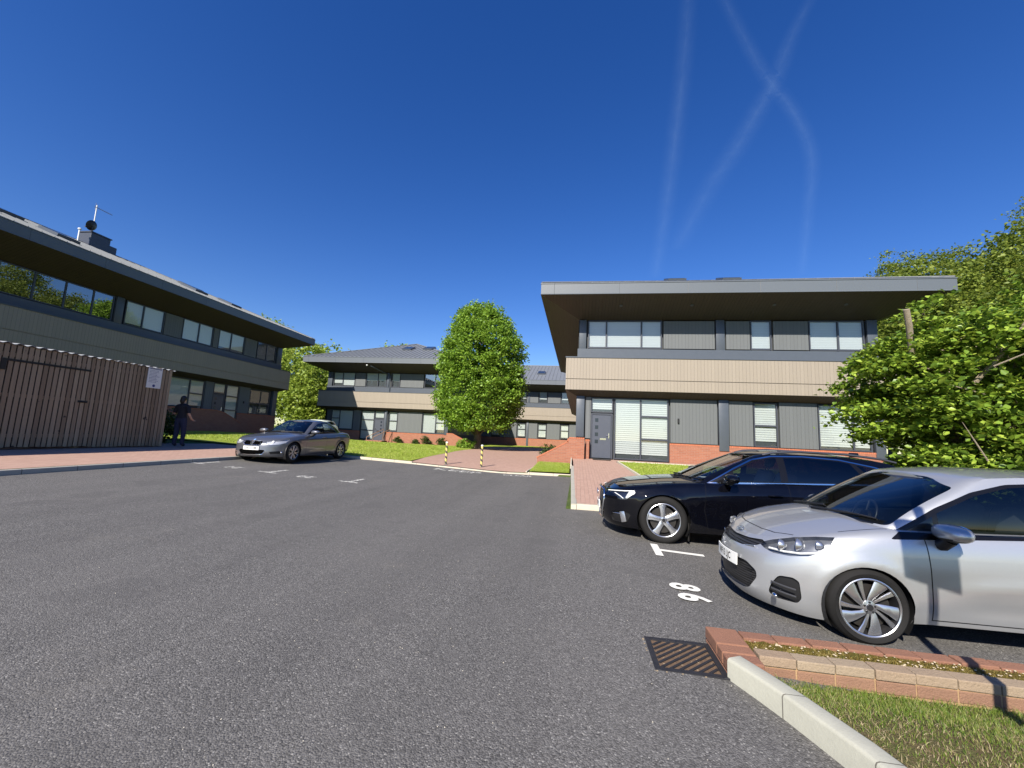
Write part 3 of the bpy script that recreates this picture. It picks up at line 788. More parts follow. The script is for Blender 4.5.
# ---- far left-of-centre block
B2, roof2 = shell('two-storey hipped-roof block standing behind the lawn, left of the round tree', (-25.19, 37.91, .41), 0, 13.0, 17, sky=((7.1, 4.7), (9.3, 5.0)))
window(B2, .62, 2.95, mull=(1.63,), blind=.95, pitch=.1, **U); panel(B2, 3.02, 4.1, SL+.01, ST-.03)
window(B2, 4.15, 6.33, mull=(5.42,), blind=.6, pitch=.1, **U); window(B2, 6.9, 7.76, blind=.6, pitch=.1, **U)
panel(B2, 7.82, 10.2, SL+.01, ST-.03); window(B2, 10.3, 12.4, mull=(11.4,), blind=0, gl='darkglass', **U)
bar(B2, .02, .5, -.03, .15, SL-.05, ST+.02); bar(B2, 6.4, 6.62, -.05, .15, SL-.05, ST+.02); bar(B2, 12.5, 12.95, -.03, .15, SL-.05, ST+.02)
bm = bmesh.new(); tube(bm, [(5.3, -1.45, 7.1), (5.6, -1.2, 6.95), (6.3, -.15, 6.55), (6.75, -.1, 6.3), (6.76, -.1, 4.7)], .05, 8); obj('downpipe', bm, MAT['steel'], B2, smooth=60)
bm = bmesh.new(); tube(bm, [(6.72, -.1, 2.9), (6.72, -.1, .8)], .05, 8); obj('downpipe', bm, MAT['steel'], B2, smooth=60)
bm = bmesh.new(); ball(bm, (4.95, -1.5, 7.16), .09, 10, 8); obj('security_light', bm, MAT['white'], B2, smooth=60)
window(B2, .77, 3.1, .9, 2.82, mull=(1.65,), rows={0: (2.0,)}, blind=.95, pitch=.1); panel(B2, 3.16, 3.92, .87, 2.86)
window(B2, 4.0, 5.36, .0, 2.84, rows={0: (.95, 1.98)}, blind=.97, pitch=.1)
door(B2, 5.46, 6.36, 2.03, 1); window(B2, 5.4, 6.42, 2.12, 2.84, blind=.95, pitch=.1)
bar(B2, 6.46, 6.62, -.05, .15, .0, 2.9)
window(B2, 6.9, 7.78, .87, 2.82, rows={0: (1.95,)}, blind=.95, pitch=.1); panel(B2, 7.84, 10.3, .87, 2.86)
window(B2, 10.36, 12.6, .87, 2.82, mull=(11.68,), rows={1: (1.95,)}, blind=.97, pitch=.1); bar(B2, 12.64, 12.98, -.05, .15, .8, 2.9)
plinth(B2, .0, 3.94); plinth(B2, 6.68, 13.0)
wedge_wall('sloping brick wing wall running down from the far block into the shade of the round tree', [(.0, 1.35), (.5, 1.35), (2.55, .42)], -.3, 0, -.1, loc=(-12.2, 37.8, 0))
S = empty('entrance_steps', (-19.3, 37.2, .26)); tag(S, 'brick entrance steps with slanting handrails below the door of the far block', 'steps')
bm = bmesh.new()
for k in range(3): box(bm, -1.0, 1.0, -.9+.3*k, .68, -.08+.001*k, .05*(k+1)+.0)
obj('treads', bm, MAT['brick'], S)
for x in (.5, 1.15):
    bm = bmesh.new(); tube(bm, [(x-.75, -.95, .0), (x-.75, -.95, .45), (x+.25, .35, 1.25), (x+.25, .35, .2)], .032, 8); obj('handrail', bm, plain('brown_rail', (.28,.16,.10), .6), S, smooth=60)

# ---- block closing the view, half hidden by the tree
B3, roof3 = shell('furthest two-storey block seen between the round tree and the nearest building', (-19.0, 50.46, .34), 0, 27, 12.6, sky=((14.2, 3.4), (5, 3.4), (21, 3.4)))
X = lambda x: x + 19.0
for xa, xb in ((-10.6,-9.6),(-7.4,-6.41),(-4.84,-3.86),(-2.1,-1.15),(1.2,2.2),(4,5)):
    window(B3, X(xa), X(xb), 1.0, 2.66, rows={0: (1.95,)}, blind=.95, pitch=.12); window(B3, X(xa), X(xb), SL, ST, blind=.7, pitch=.12)
prev = -12
for xa, xb in ((-10.6,-9.6),(-7.4,-6.41),(-4.84,-3.86),(-2.1,-1.15),(1.2,2.2),(4,5)):
    panel(B3, X(prev), X(xa)-.1, .87, 2.86); panel(B3, X(prev), X(xa)-.1, SL+.01, ST-.03); prev = xb+.1
plinth(B3, 2, 26)
bar(B3, X(-6.25), X(-6.0), -.06, .15, -.1, 2.9); bar(B3, X(-6.2), X(-5.95), -.03, .15, SL-.05, ST); bar(B3, X(.2), X(.45), -.06, .15, -.1, 2.9)

# ---- long block on the left, in its own shade
P0 = LW(24.31, 6.2, 1.37)
B4, roof4 = shell('long two-storey block in shade on the left behind the timber bin store', P0, pi/2 + YL, 26.0, 13.5,
                  sky=((7.2, 2.6), (9.2, 4.6), (10.2, 2.6), (17.8, 2.6), (19.2, 4.4), (20.8, 2.6)))
V = lambda v: v - 6.2
window(B4, V(12.7), V(18.68), mull=(V(14.05), V(15.3), V(16.5), V(17.7)), blind=0, gl='darkglass', **U)
window(B4, V(19.3), V(21.55), mull=(V(20.3),), blind=.97, pitch=.07, **U); panel(B4, V(21.6), V(22.75), SL, ST-.02)
window(B4, V(22.8), V(25.1), mull=(V(24.0),), blind=.97, pitch=.07, **U); window(B4, V(25.6), V(27.95), mull=(V(26.7),), blind=.97, pitch=.07, **U)
panel(B4, V(25.15), V(25.55), SL, ST-.02); panel(B4, V(28.0), V(29.2), SL, ST-.02); window(B4, V(29.3), V(31.4), mull=(V(30.35),), blind=0, **U)
bar(B4, V(18.75), V(19.15), -.05, .15, SL-.05, ST+.02); bar(B4, V(31.6), V(32.15), -.03, .15, SL-.05, ST+.02)
window(B4, V(22.4), V(25.0), .85, 2.8, mull=(V(23.9),), rows={1: (1.9,)}, blind=.97, pitch=.08)
panel(B4, V(25.05), V(25.7), .86, 2.84)
door(B4, V(25.8), V(26.7), 2.0); window(B4, V(25.74), V(26.78), 2.1, 2.82, blind=.95, pitch=.08)
window(B4, V(26.85), V(28.0), .0, 2.82, rows={0: (1.0, 2.0)}, blind=[.97], pitch=.1)
panel(B4, V(28.05), V(29.1), .86, 2.84); window(B4, V(29.15), V(31.3), .86, 2.75, mull=(V(30.3),), rows={0: (1.7,), 1: (1.7,)}, blind=0)
plinth(B4, 1, V(25.6), -.75); plinth(B4, V(28.05), 25.98, -.75)
bar(B4, V(31.6), V(32.1), -.06, .15, .8, 2.9)
bm = bmesh.new(); box(bm, V(28.5), V(28.58), -.05, 0, 1.6, 1.75); obj('wall_light', bm, MAT['black'], B4)
wall4 = wedge_wall('shaded brick garden wall curving down beside the dark door of the left block', [(15.0, .86), (19.2, .86), (19.9, .72), (20.9, .30), (21.4, .05)], -.75, -.45, -.7, loc=P0, rz=pi/2+YL)
# chimney stack on the ridge and what is fixed to it
ch = bmesh.new(); cx = V(22.25)
box(ch, V(21.45), V(22.60), 6.2, 7.1, 10.6, 11.86, bev=.02); box(ch, V(22.61), V(23.08), 6.25, 7.05, 10.6, 11.50, bev=.02); box(ch, V(21.4), V(22.65), 6.15, 7.15, 11.861, 11.93)
ch_o = obj('chimney', ch, MAT['frame'], roof4)
def L4(x, y, z): return Matrix.Translation(P0) @ Matrix.Rotation(pi/2+YL, 4, 'Z') @ Vector((x, y, z))
A_ = empty('television_aerial', L4(V(21.7), 6.5, 11.9), pi/2+YL); tag(A_, 'thin white aerial mast with a yagi on the chimney of the left block', 'aerial')
bm = bmesh.new(); tube(bm, [(0,0,0),(0,0,1.95)], .03, 8); obj('mast', bm, MAT['white'], A_, smooth=60)
bm = bmesh.new(); tube(bm, [(-.12,0,1.8),(.95,0,1.78)], .014, 6)
for k in range(9): tube(bm, [(-.05+.11*k, -.16, 1.79), (-.05+.11*k, .16, 1.79)], .006, 5)
tube(bm, [(-.1,-.05,1.55),(-.1,-.05,2.05)], .01, 5)
obj('yagi', bm, MAT['steel'], A_)
D_ = empty('satellite_dish', L4(V(21.52), 6.4, 11.9), .15); tag(D_, 'dark satellite dish on the chimney beside the aerial mast', 'satellite dish')
bm = bmesh.new(); lathe(bm, [(.001, .10), (.15, .085), (.27, .04), (.33, 0), (.335, -.005), (.27, .03), (.15, .07), (.001, .085)], 24, 'x', Matrix.Translation((0,0,.45)) @ Matrix.Rotation(.3, 4, 'Y')); obj('reflector', bm, MAT['black'], D_, smooth=60)
bm = bmesh.new(); tube(bm, [(.08,0,.4),(.08,0,0)], .022, 6); tube(bm, [(.05,0,.2),(-.35,0,.35)], .012, 6); box(bm, -.4,-.33,-.03,.03,.33,.41); obj('bracket', bm, MAT['black'], D_)
V_ = empty('roof_vent', L4(V(20.95), 6.4, 11.55), 0); tag(V_, 'small white vent cowl standing on the ridge left of the chimney', 'vent')
bm = bmesh.new(); tube(bm, [(0,0,-.9),(0,0,.22)], .04, 10); ball(bm, (0,0,.26), .1, 12, 8, (1,1,.7)); obj('cowl', bm, MAT['white'], V_, smooth=60)

# ---- timber bin store on the left pavement
SH0 = LW(13.6, 4.2, .575)
SH = empty('bin_store', SH0, pi/2 + YL); tag(SH, 'weathered timber slatted bin store with corrugated roof edge on the left pavement', 'bin store')
def wood_mat():
    t = NT('weathered_timber'); co = t.coord(); mp = t.add('ShaderNodeMapping'); mp.inputs['Scale'].default_value = (14, 14, 1.2); t.link(co, mp.inputs[0])
    geo = t.add('ShaderNodeNewGeometry'); f = t.noise(1.6, 6, .7, mp.outputs[0])
    c = t.mix(geo.outputs['Random Per Island'], (.27,.195,.115), (.47,.37,.24)); c = t.mix(t.math('MULTIPLY', f, .6), c, (.12,.09,.07))
    kn = t.noise(5, 2, .5, co); c = t.mix(t.ramp(kn, [(.68, (0,0,0)), (.73, (1,1,1))]), c, (.05,.035,.028))
    t.set(Base_Color=c, Roughness=.85); t.bump(f, .012); return t.m
WD = wood_mat(); LS = 12.5-4.2; HS = 2.62
bm = bmesh.new(); pitch = .118; n = int(LS/pitch)
gx0, gx1 = 2.6, V(10.15)+6.2-4.2
for i in range(n):
    a = i*LS/n; w = LS/n
    if 3.4 < a < 6.05: continue
    box(bm, a+.014, a+w-.014, 0, .022, .02+random.uniform(0,.015), HS+random.uniform(-.03,.03), bev=.003)
obj('slats', bm, WD, SH)
gt = bmesh.new()
for i in range(n):
    a = i*LS/n; w = LS/n
    if not 3.4 < a < 6.05: continue
    box(gt, a+.014, a+w-.014, .003, .025, .05+random.uniform(0,.015), HS-.02+random.uniform(-.015,.01), bev=.003)
gate = obj('gate', gt, WD, SH)
bm = bmesh.new(); box(bm, 4.05, 5.95, -.012, -.001, 2.18, 2.235); box(bm, 4.02, 4.12, -.016, -.001, 1.95, 2.22); obj('hinge_strap', bm, MAT['black'], gate)
bm = bmesh.new(); box(bm, 5.75, 5.98, -.02, -.001, 1.28, 1.34); tube(bm, [(5.8,-.03,1.31),(5.95,-.03,1.31)], .012, 6); obj('bolt', bm, MAT['black'], gate)
bm = bmesh.new()
for z in (.3, 1.3, 2.3): box(bm, .0, LS, .026, .07, z, z+.09)
for x in (0.02, 2.7, 5.9, LS-.12): box(bm, x, x+.1, .071, .17, 0, HS)
obj('rails', bm, WD, SH)
bm = bmesh.new(); box(bm, LS+.002, LS+.10, -.01, .10, 0, HS, bev=.006); obj('corner_post', bm, plain('pale_timber_post', (.36,.28,.18), .8, var=.25, scale=14), SH)  # post timber toned a little paler than the slats
bm = bmesh.new(); n2 = int(4.0/pitch)
for i in range(n2): box(bm, LS+.02, LS+.042, .12+i*pitch, .12+(i+1)*pitch-.014, .02, HS-.01, bev=.003)
obj('end_slats', bm, WD, SH)
bm = bmesh.new(); N = int((LS+.3)/.03); rows = []
for i in range(N+1):
    x = -.1 + (LS+.3)*i/N; z = HS - .010 + .022*sin(2*pi*x/.236)
    rows.append((bm.verts.new((x, -.035, z)), bm.verts.new((x, 4.2, z+.25)), bm.verts.new((x, -.035, z+.012)), bm.verts.new((x, 4.2, z+.262))))
for a, b in zip(rows, rows[1:]):
    bm.faces.new((a[2], b[2], b[3], a[3])); bm.faces.new((a[0], a[1], b[1], b[0])); bm.faces.new((a[0], b[0], b[2], a[2]))
bmesh.ops.recalc_face_normals(bm, faces=bm.faces[:])
obj('corrugated_roof', bm, plain('corrugated_sheet', (.30,.31,.31), .5, .0), SH, smooth=60)
bm = bmesh.new(); box(bm, -.05, LS+.05, 4.02, 4.06, 0, HS+.2); obj('back_boards', bm, WD, SH)
bm = bmesh.new(); box(bm, .12, LS-.15, .18, .19, .05, HS-.02); obj('shade_backing', bm, MAT['inside'], SH)  # added dark sheet; its colour stands for shade behind the slat gaps
# notice on the bin store
N_ = empty('notice_board', Matrix.Translation(SH0) @ Matrix.Rotation(pi/2+YL, 4, 'Z') @ Vector((LS-.5, -.012, 2.27)), pi/2+YL); tag(N_, 'white printed notice fixed high on the right end of the timber bin store', 'notice')
bm = bmesh.new(); box(bm, -.24, .24, -.012, .006, -.34, .34, bev=.003); obj('board', bm, MAT['white'], N_)
RX = Matrix.Rotation(pi/2, 4, 'X'); GREYP = plain('notice_print', (.20,.21,.28), .7)
bm = bmesh.new()
for k in range(9):
    z = .24 - .048*k; L = random.uniform(.22, .36) if k else .3
    x = -.19
    while x < -.19+L:                                     # rows of tiny illegible words
        w = random.uniform(.02, .05); quad(bm, [(x, -.0135, z-.008), (x+w, -.0135, z-.008), (x+w, -.0135, z+.008), (x, -.0135, z+.008)]); x += w+.012
quad(bm, [(-.2,-.0135,.285),(.2,-.0135,.285),(.2,-.0135,.315),(-.2,-.0135,.315)])
obj('print', bm, GREYP, N_)
bm = bmesh.new(); lathe(bm, [(.0,-.014),(.045,-.014),(.045,-.0125),(.0,-.0125)], 20, 'y', Matrix.Translation((.0,0,-.26))); obj('emblem', bm, plain('notice_blue', (.03,.05,.2), .6), N_)
# ------------------------------------------------------------------ cars
VX, VY, VZ = Vector((1,0,0)), Vector((0,1,0)), Vector((0,0,1))
VQ = Vector((.70711, -.70711, 0))            # looking at the front corner from 45 degrees
def pip(x, y, poly):
    r = False; j = len(poly)-1
    for i in range(len(poly)):
        xi, yi = poly[i]; xj, yj = poly[j]
        if (yi > y) != (yj > y) and x < (xj-xi)*(y-yi)/(yj-yi) + xi: r = not r
        j = i
    return r
def strip_quads(path, w, closed=False):
    out = []; n = len(path)
    for i in range(n if closed else n-1):
        a = Vector(path[i]); b = Vector(path[(i+1) % n]); d = (b-a).normalized(); nn = Vector((-d.y, d.x))*w/2; d = d*w*.4
        out.append([tuple(a-d-nn), tuple(b+d-nn), tuple(b+d+nn), tuple(a-d+nn)])
    return out
def rounded(poly, r=.03, n=4):
    out = []; N = len(poly)
    for i in range(N):
        p = Vector(poly[i]); a = Vector(poly[i-1]); b = Vector(poly[(i+1) % N])
        da, db = (a-p), (b-p); rr = min(r, da.length*.4, db.length*.4); s, e = p+da.normalized()*rr, p+db.normalized()*rr
        for k in range(n+1):
            t = k/n; out.append(tuple(s*(1-t)**2 + p*2*t*(1-t) + e*t*t))
    return out

class Shell:
    """half a car body (y <= 0) as a fine grid whose faces get labels; labels become parts"""
    def __init__(s):
        s.bm = bmesh.new(); s.lay = s.bm.faces.layers.int.new('part'); s.names = ['body']
    def lid(s, n):
        if n not in s.names: s.names.append(n)
        return s.names.index(n)
    def cut(s, poly, a1, a2, label, filt, only=None):
        lid = s.lid(label); lay = s.lay; n = len(poly)
        oi = None if only is None else [s.names.index(o) for o in only if o in s.names]
        for i in range(n):
            p, q = poly[i], poly[(i+1) % n]
            if hypot(q[0]-p[0], q[1]-p[1]) < 1e-6: continue
            lo = (min(p[0],q[0])-.004, min(p[1],q[1])-.004); hi = (max(p[0],q[0])+.004, max(p[1],q[1])+.004)
            fs = []
            for f in s.bm.faces:
                if not filt(f): continue
                us = [v.co.dot(a1) for v in f.verts]; ws = [v.co.dot(a2) for v in f.verts]
                if max(us) < lo[0] or min(us) > hi[0] or max(ws) < lo[1] or min(ws) > hi[1]: continue
                fs.append(f)
            if not fs: continue
            geom = list({v for f in fs for v in f.verts}) + list({e for f in fs for e in f.edges}) + fs
            nn = a1*(-(q[1]-p[1])) + a2*(q[0]-p[0])
            bmesh.ops.bisect_plane(s.bm, geom=geom, plane_co=a1*p[0]+a2*p[1], plane_no=nn.normalized(), dist=1e-5)
        for f in s.bm.faces:
            if not filt(f): continue
            if oi is not None and f[lay] not in oi: continue
            c = f.calc_center_median()
            if pip(c.dot(a1), c.dot(a2), poly): f[lay] = lid
    def drop(s, label):
        lid = s.lid(label); bmesh.ops.delete(s.bm, geom=[f for f in s.bm.faces if f[s.lay] == lid], context='FACES')
    def take(s, name, labels, mats, parent, mirror='both', inset=0.0, smooth=38, push=0.0):
        """labels -> object(s). mirror: 'both' = one mesh over both sides, 'each' = two objects, 'near'/'far' one side"""
        ids = {s.lid(l): i for i, l in enumerate(labels)}
        src = [f for f in s.bm.faces if f[s.lay] in ids]
        if not src: return []
        def make(sides):
            bm = bmesh.new()
            for sg in sides:
                mp = {}
                def V(v):
                    if v not in mp: mp[v] = bm.verts.new((v.co.x, v.co.y*sg, v.co.z))
                    return mp[v]
                for f in src:
                    vs = [V(v) for v in f.verts]
                    if sg < 0: vs = vs[::-1]
                    try: nf = bm.faces.new(vs)
                    except ValueError: continue
                    nf.material_index = ids[f[s.lay]]
            bmesh.ops.remove_doubles(bm, verts=bm.verts[:], dist=2e-4)
            if push or inset:
                bm.normal_update()
                if inset:
                    bd = [e for e in bm.edges if e.is_boundary and not (abs(e.verts[0].co.y) < 1e-4 and abs(e.verts[1].co.y) < 1e-4)]
                    r = bmesh.ops.extrude_edge_only(bm, edges=bd)
                    new = {v for v in r['geom'] if isinstance(v, bmesh.types.BMVert)}
                    for v in bm.verts:
                        if v not in new: v.co -= v.normal*inset
                else:
                    for v in bm.verts: v.co += v.normal*push
            return obj(name, bm, mats, parent, smooth=smooth)
        if mirror == 'both': return [make((1, -1))]
        if mirror == 'each': return [make((1,)), make((-1,))]
        return [make((1,) if mirror == 'near' else (-1,))]

def wheel(par, x, y, R, rr, wd, style, side, mt=None):
    """side -1: outer face towards -y"""
    M = Matrix.Translation((x, y, R)) @ (Matrix.Identity(4) if side < 0 else Matrix.Rotation(pi, 4, 'Z'))
    bm = bmesh.new(); lathe(bm, [(.03,.06),(rr*.78,.06),(rr*.78,.085),(.03,.085)], 28, 'y', M)
    w = obj('wheel', bm, plain('brake_disc', (.07,.065,.06), .4, .7) if 'brake_disc' not in bpy.data.materials else bpy.data.materials['brake_disc'], par, smooth=40)
    bm = bmesh.new(); h = wd
    prof = [(rr-.004,.02),(rr+.004,.002),(rr+.02,-.006),(rr+(R-rr)*.5,-.012),(R-.035,-.006),(R-.016,.010),(R-.004,.03),(R,.055),(R,h-.055),(R-.004,h-.03),(R-.02,h-.008),(rr,h)]
    lathe(bm, prof, 56, 'y', M)
    for k in range(5):                                   # tread grooves
        pass
    obj('tyre', bm, MAT['rubber'], w, smooth=42)
    bm = bmesh.new()
    lathe(bm, [(rr-.003,.022),(rr+.003,.0),(rr-.004,-.003),(rr-.012,.002)], 48, 'y', M, mi=0)
    lathe(bm, [(rr-.012,.002),(rr-.016,.014),(rr-.03,.05),(rr-.035,h-.03),(rr-.01,h-.01)], 48, 'y', M, mi=1)
    def blade(ang, st, th=.022, mi=0, flip=1):
        rows = []
        for r, hw, off, y0 in st:
            row = []
            for a, yy in ((off-hw, y0+.006), (off-hw*.7, y0), (off+hw*.7, y0), (off+hw, y0+.006), (off+hw*.9, y0+th), (off-hw*.9, y0+th)):
                b = ang + flip*a/max(r, .03); row.append(bm.verts.new(M @ Vector((r*cos(b), yy, r*sin(b)))))
            rows.append(row)
        for a, b in zip(rows, rows[1:]):
            for k in range(6):
                f = bm.faces.new((a[k], a[(k+1) % 6], b[(k+1) % 6], b[k])); f.material_index = mi if k in (0,1,2) else (1 if style == 'swirl' else 0)
        bm.faces.new(rows[0][::-1]).material_index = mi; bm.faces.new(rows[-1]).material_index = mi
    k_ = rr
    if style == 'five':
        for i in range(5): blade(pi/2 + .1 + 2*pi*i/5, [(.05,.046,0,.012),(k_*.4,.034,0,.004),(k_*.7,.038,0,.006),(k_*.94,.056,0,.012)], .03)
    elif style == 'swirl':
        for i in range(5):
            blade(.25 + 2*pi*i/5, [(.045,.018,0,.014),(k_*.35,.024,.012,.009),(k_*.62,.036,.045,.005),(k_*.97,.056,.095,.009)], .024, 0, -1)
            blade(.25 + .62 + 2*pi*i/5, [(.045,.010,0,.018),(k_*.35,.012,.010,.014),(k_*.62,.015,.030,.011),(k_*.97,.022,.062,.012)], .022, 0, -1)
    elif style == 'multi':
        for i in range(7):
            for d in (-.13, .13): blade(pi/2 + 2*pi*i/7 + d*.6, [(.05,.014,0,.012),(k_*.5,.011,.0,.006),(k_*.94,.013,d*.1,.008)], .025)
    lathe(bm, [(.0,.004),(.028,.004),(.03,.008),(.052,.012),(.056,.035)], 24, 'y', M, mi=0)
    for i in range(5):
        a = 2*pi*i/5 + .3; lathe(bm, [(.0,.004),(.008,.004),(.009,.02)], 8, 'y', M @ Matrix.Translation((.04*cos(a), 0, .04*sin(a))), mi=1)
    lathe(bm, [(.0,.001),(.024,.001),(.026,.006)], 20, 'y', M, mi=1)
    obj('rim', bm, [MAT['alloy'], MAT['alloydark']], w, smooth=35)
    return w

def make_car(P, loc, rz, label, group=None):
    C = empty('parked_car', loc, rz); tag(C, label, 'car', group)
    L, W = P['L'], P['W']; R = P['R']; paint = P['paint']; blk = MAT['black']
    wx = P['wheels']; tab = lambda k, x: lerp_table(P[k], x)
    zb = lambda x: tab('zb', x); zs = lambda x: tab('zs', x); zc = lambda x: tab('zc', x)
    nF, nS, nR = 34, 74, 22
    Tl = sorted(set([i/22 for i in range(20)] + [.92,.95,.975,1.0]))
    per = [('f', (i/nF)*pi/2) for i in range(nF)] + [('s', i/nS) for i in range(nS)] + [('r', (1-i/nR)*pi/2) for i in range(nR+1)]
    af, fn, ar, rn = P['af'], P['fn'], P['ar'], P['rn']
    def lower(p, t):
        k, a = p; w = W*tab('wp', t); fo = tab('xf', t); ro = tab('xr', t)
        if k == 'f': x = fo + (af-fo)*(1 - cos(a)**(2/fn)); y = w*sin(a)**(2/fn)
        elif k == 's': x = af + (L-ar-af)*a; y = w
        else: x = L - ro - (ar-ro)*(1 - cos(a)**(2/rn)); y = w*sin(a)**(2/rn)
        x1 = x; y *= tab('plan', x); z = zb(x1) + (zs(x1)-zb(x1))*t
        for xw in wx:                                     # wheel-arch flare
            d = hypot(x-xw, z-R); y += .012*math.exp(-((d-R-.045)/.045)**2)*clamp((z-.15)/.2)*(1 if y > W*.7 else 0)
        if 'crease' in P:
            for (x0, z0, x1_, z1_, amp, wd) in P['crease']:
                if x0 <= x <= x1_:
                    f = (x-x0)/(x1_-x0); zl = z0+(z1_-z0)*f; e = (z-zl)/wd
                    y += amp*math.exp(-e*e)*min(1, f*5, (1-f)*5)
        return Vector((x, -y, z))
    S = Shell(); bm = S.bm
    grid = [[bm.verts.new(lower(p, t)) for t in Tl] for p in per]
    for a, b in zip(grid, grid[1:]):
        for k in range(len(Tl)-1):
            try: bm.faces.new((a[k], b[k], b[k+1], a[k+1]))
            except ValueError: pass
    # hood / deck
    nT = 16; g_ = P['gh']
    def H(x, y, ye): 
        e = abs(y)/max(ye, 1e-4); return zs(x) + (zc(x)-zs(x))*(1 - min(1, e)**2.4)
    edge = [(g[-1].co.x, -g[-1].co.y) for g in grid]
    def edge_w(x):
        best = 0
        for (xa, ya), (xb, yb) in zip(edge, edge[1:]):
            if xa <= x <= xb and xb > xa: best = ya + (yb-ya)*(x-xa)/(xb-xa)
        return best or W*.5
    top = []
    for g in grid:
        v = g[-1]; row = [v]
        for k in range(1, nT+1):
            y = v.co.y*(1-k/nT); row.append(bm.verts.new((v.co.x, y, H(v.co.x, y, -v.co.y))))
        top.append(row)
    for a, b in zip(top, top[1:]):
        for k in range(nT):
            try: bm.faces.new((a[k], b[k], b[k+1], a[k+1]))
            except ValueError: pass
    bmesh.ops.remove_doubles(bm, verts=bm.verts[:], dist=1e-5)
    # greenhouse
    gn = g_['n']; per2 = [('f', (i/24)*pi/2) for i in range(24)] + [('s', i/50) for i in range(50)] + [('r', (1-i/16)*pi/2) for i in range(17)]
    def gring(p, q):
        x0, x1, w, fa, ra = q; k, a = p
        if k == 'f': return x0 + fa*(1-cos(a)**(2/gn)), w*sin(a)**(2/gn)
        if k == 's': return x0+fa + (x1-ra-x0-fa)*a, w
        return x1 - ra*(1-cos(a)**(2/gn)), w*sin(a)**(2/gn)
    tg = [i/14 for i in range(15)]; G2 = []
    for p in per2:
        bx, by = gring(p, g_['base']); tx, ty = gring(p, g_['top']); col = []
        by *= lerp_table(g_['bplan'], bx); bz = H(bx, by, edge_w(bx)) - .012; tz = tab('roof', tx)
        for t in tg:
            bu = 4*t*(1-t); x = bx+(tx-bx)*t; y = by+(ty-by)*t
            y += g_['bulge']*bu*min(1, by/.4); x += (-g_['fbulge'] if p[0] == 'f' else (g_['fbulge'] if p[0] == 'r' else 0))*bu*(cos(p[1]) if p[0] != 's' else 0)
            col.append(bm.verts.new((x, -y, bz+(tz-bz)*t)))
        G2.append(col)
    gl_f = []
    for a, b in zip(G2, G2[1:]):
        for k in range(len(tg)-1):
            try: gl_f.append(bm.faces.new((a[k], b[k], b[k+1], a[k+1])))
            except ValueError: pass
    rf = []
    for g in G2:
        v = g[-1]; row = [v]; ye = -v.co.y
        for k in range(1, 11):
            f = 1-k/10; row.append(bm.verts.new((v.co.x, v.co.y*f, v.co.z + g_['crown']*(1-f**2.2)*min(1, ye/.3))))
        rf.append(row)
    for a, b in zip(rf, rf[1:]):
        for k in range(10):
            try: bm.faces.new((a[k], b[k], b[k+1], a[k+1]))
            except ValueError: pass
    bmesh.ops.remove_doubles(bm, verts=bm.verts[:], dist=1e-5)
    bm.normal_update()
    up = sum(f.normal.y*f.calc_area() for f in bm.faces if f.calc_center_median().y < -.6)
    if up > 0: bmesh.ops.reverse_faces(bm, faces=bm.faces[:]); bm.normal_update()
    # deck under the cabin is removed
    b0, b1, bw, bfa, bra = g_['base']
    kill = []
    for f in bm.faces:
        c = f.calc_center_median()
        if f.normal.z > .75 and c.z < zc(c.x)+.004 and b0+.10 < c.x < b1-.10 and abs(c.y) < bw-.07 and c.z < P['deckmax']:
            e = max(0, (b0+bfa-c.x)/bfa); 
            if abs(c.y) < (bw-.05)*(1-e**gn)**(1/gn) if e < 1 else False: kill.append(f)
    bmesh.ops.delete(bm, geom=kill, context='FACES')
    side = lambda f: f.normal.y < -.35
    front = lambda f: f.normal.x < -.15 and f.calc_center_median().x < L*.5
    corner = lambda f: f.normal.dot(Vector((-.70711, -.70711, 0))) > .25 and f.calc_center_median().x < 1.3
    rear = lambda f: f.normal.x > .15 and f.calc_center_median().x > L*.5
    upf = lambda f: f.normal.z > .3
    upper = lambda f: f.normal.y < -.42
    # cut-outs and regions
    for xw in wx:
        ra = R + P.get('gap', .035); poly = [(xw + ra*cos(a), R-.01 + ra*sin(a)) for a in [2*pi*i/40 for i in range(40)]]
        S.cut(poly, VX, VZ, 'arch', side)
    S.drop('arch')
    S.cut(P['screen'], VY, VZ, 'windscreen', lambda f: f.normal.x < -.2 and f.normal.z > .2 and f.calc_center_median().x > g_['base'][0]-.05)
    for q in P.get('frit', []): S.cut(q, VY, VZ, 'trim', lambda f: f.normal.x < -.2 and f.normal.z > .2 and f.calc_center_median().x > g_['base'][0]-.05, only=['body'])
    S.cut(P['rear_screen'], VY, VZ, 'rear_window', rear)
    if 'dlo_chrome' in P: S.cut(P['dlo_chrome'], VX, VZ, 'chrome', upper)
    S.cut(P['dlo'], VX, VZ, 'trim', upper)
    for i, q in enumerate(P['side_glass']): S.cut(q, VX, VZ, 'sg%d' % i, upper)
    for nm, q, ax, flt in P['regions']:
        S.cut(q, {'q': VQ, 'y': VY, 'x': VX}[ax], VZ if flt != 'top' else VY, nm, {'c': corner, 'f': front, 's': side, 'r': rear, 'top': upf}[flt])
    for i, q in enumerate(P['doors']): S.cut(q, VX, VZ, 'door%d' % i, lambda f: side(f) and f.calc_center_median().z < zs(f.calc_center_median().x)-.0, only=['body'])
    for path, ax, flt, closed in P['gaps']:
        for q in strip_quads(path, .009, closed):
            S.cut(q, {'y': VY, 'x': VX, 'q': VQ}[ax], VZ if flt != 'top' else VY, 'gap', {'c': corner, 'f': front, 's': side, 'r': rear, 'top': upf}[flt], only=['body', 'door0', 'door1'])
    if P.get('cowl'): S.cut(P['cowl'], VX, VY, 'cowl', lambda f: f.normal.z > .78 and f.calc_center_median().z < zc(f.calc_center_median().x) + .012, only=['body', 'gap'])
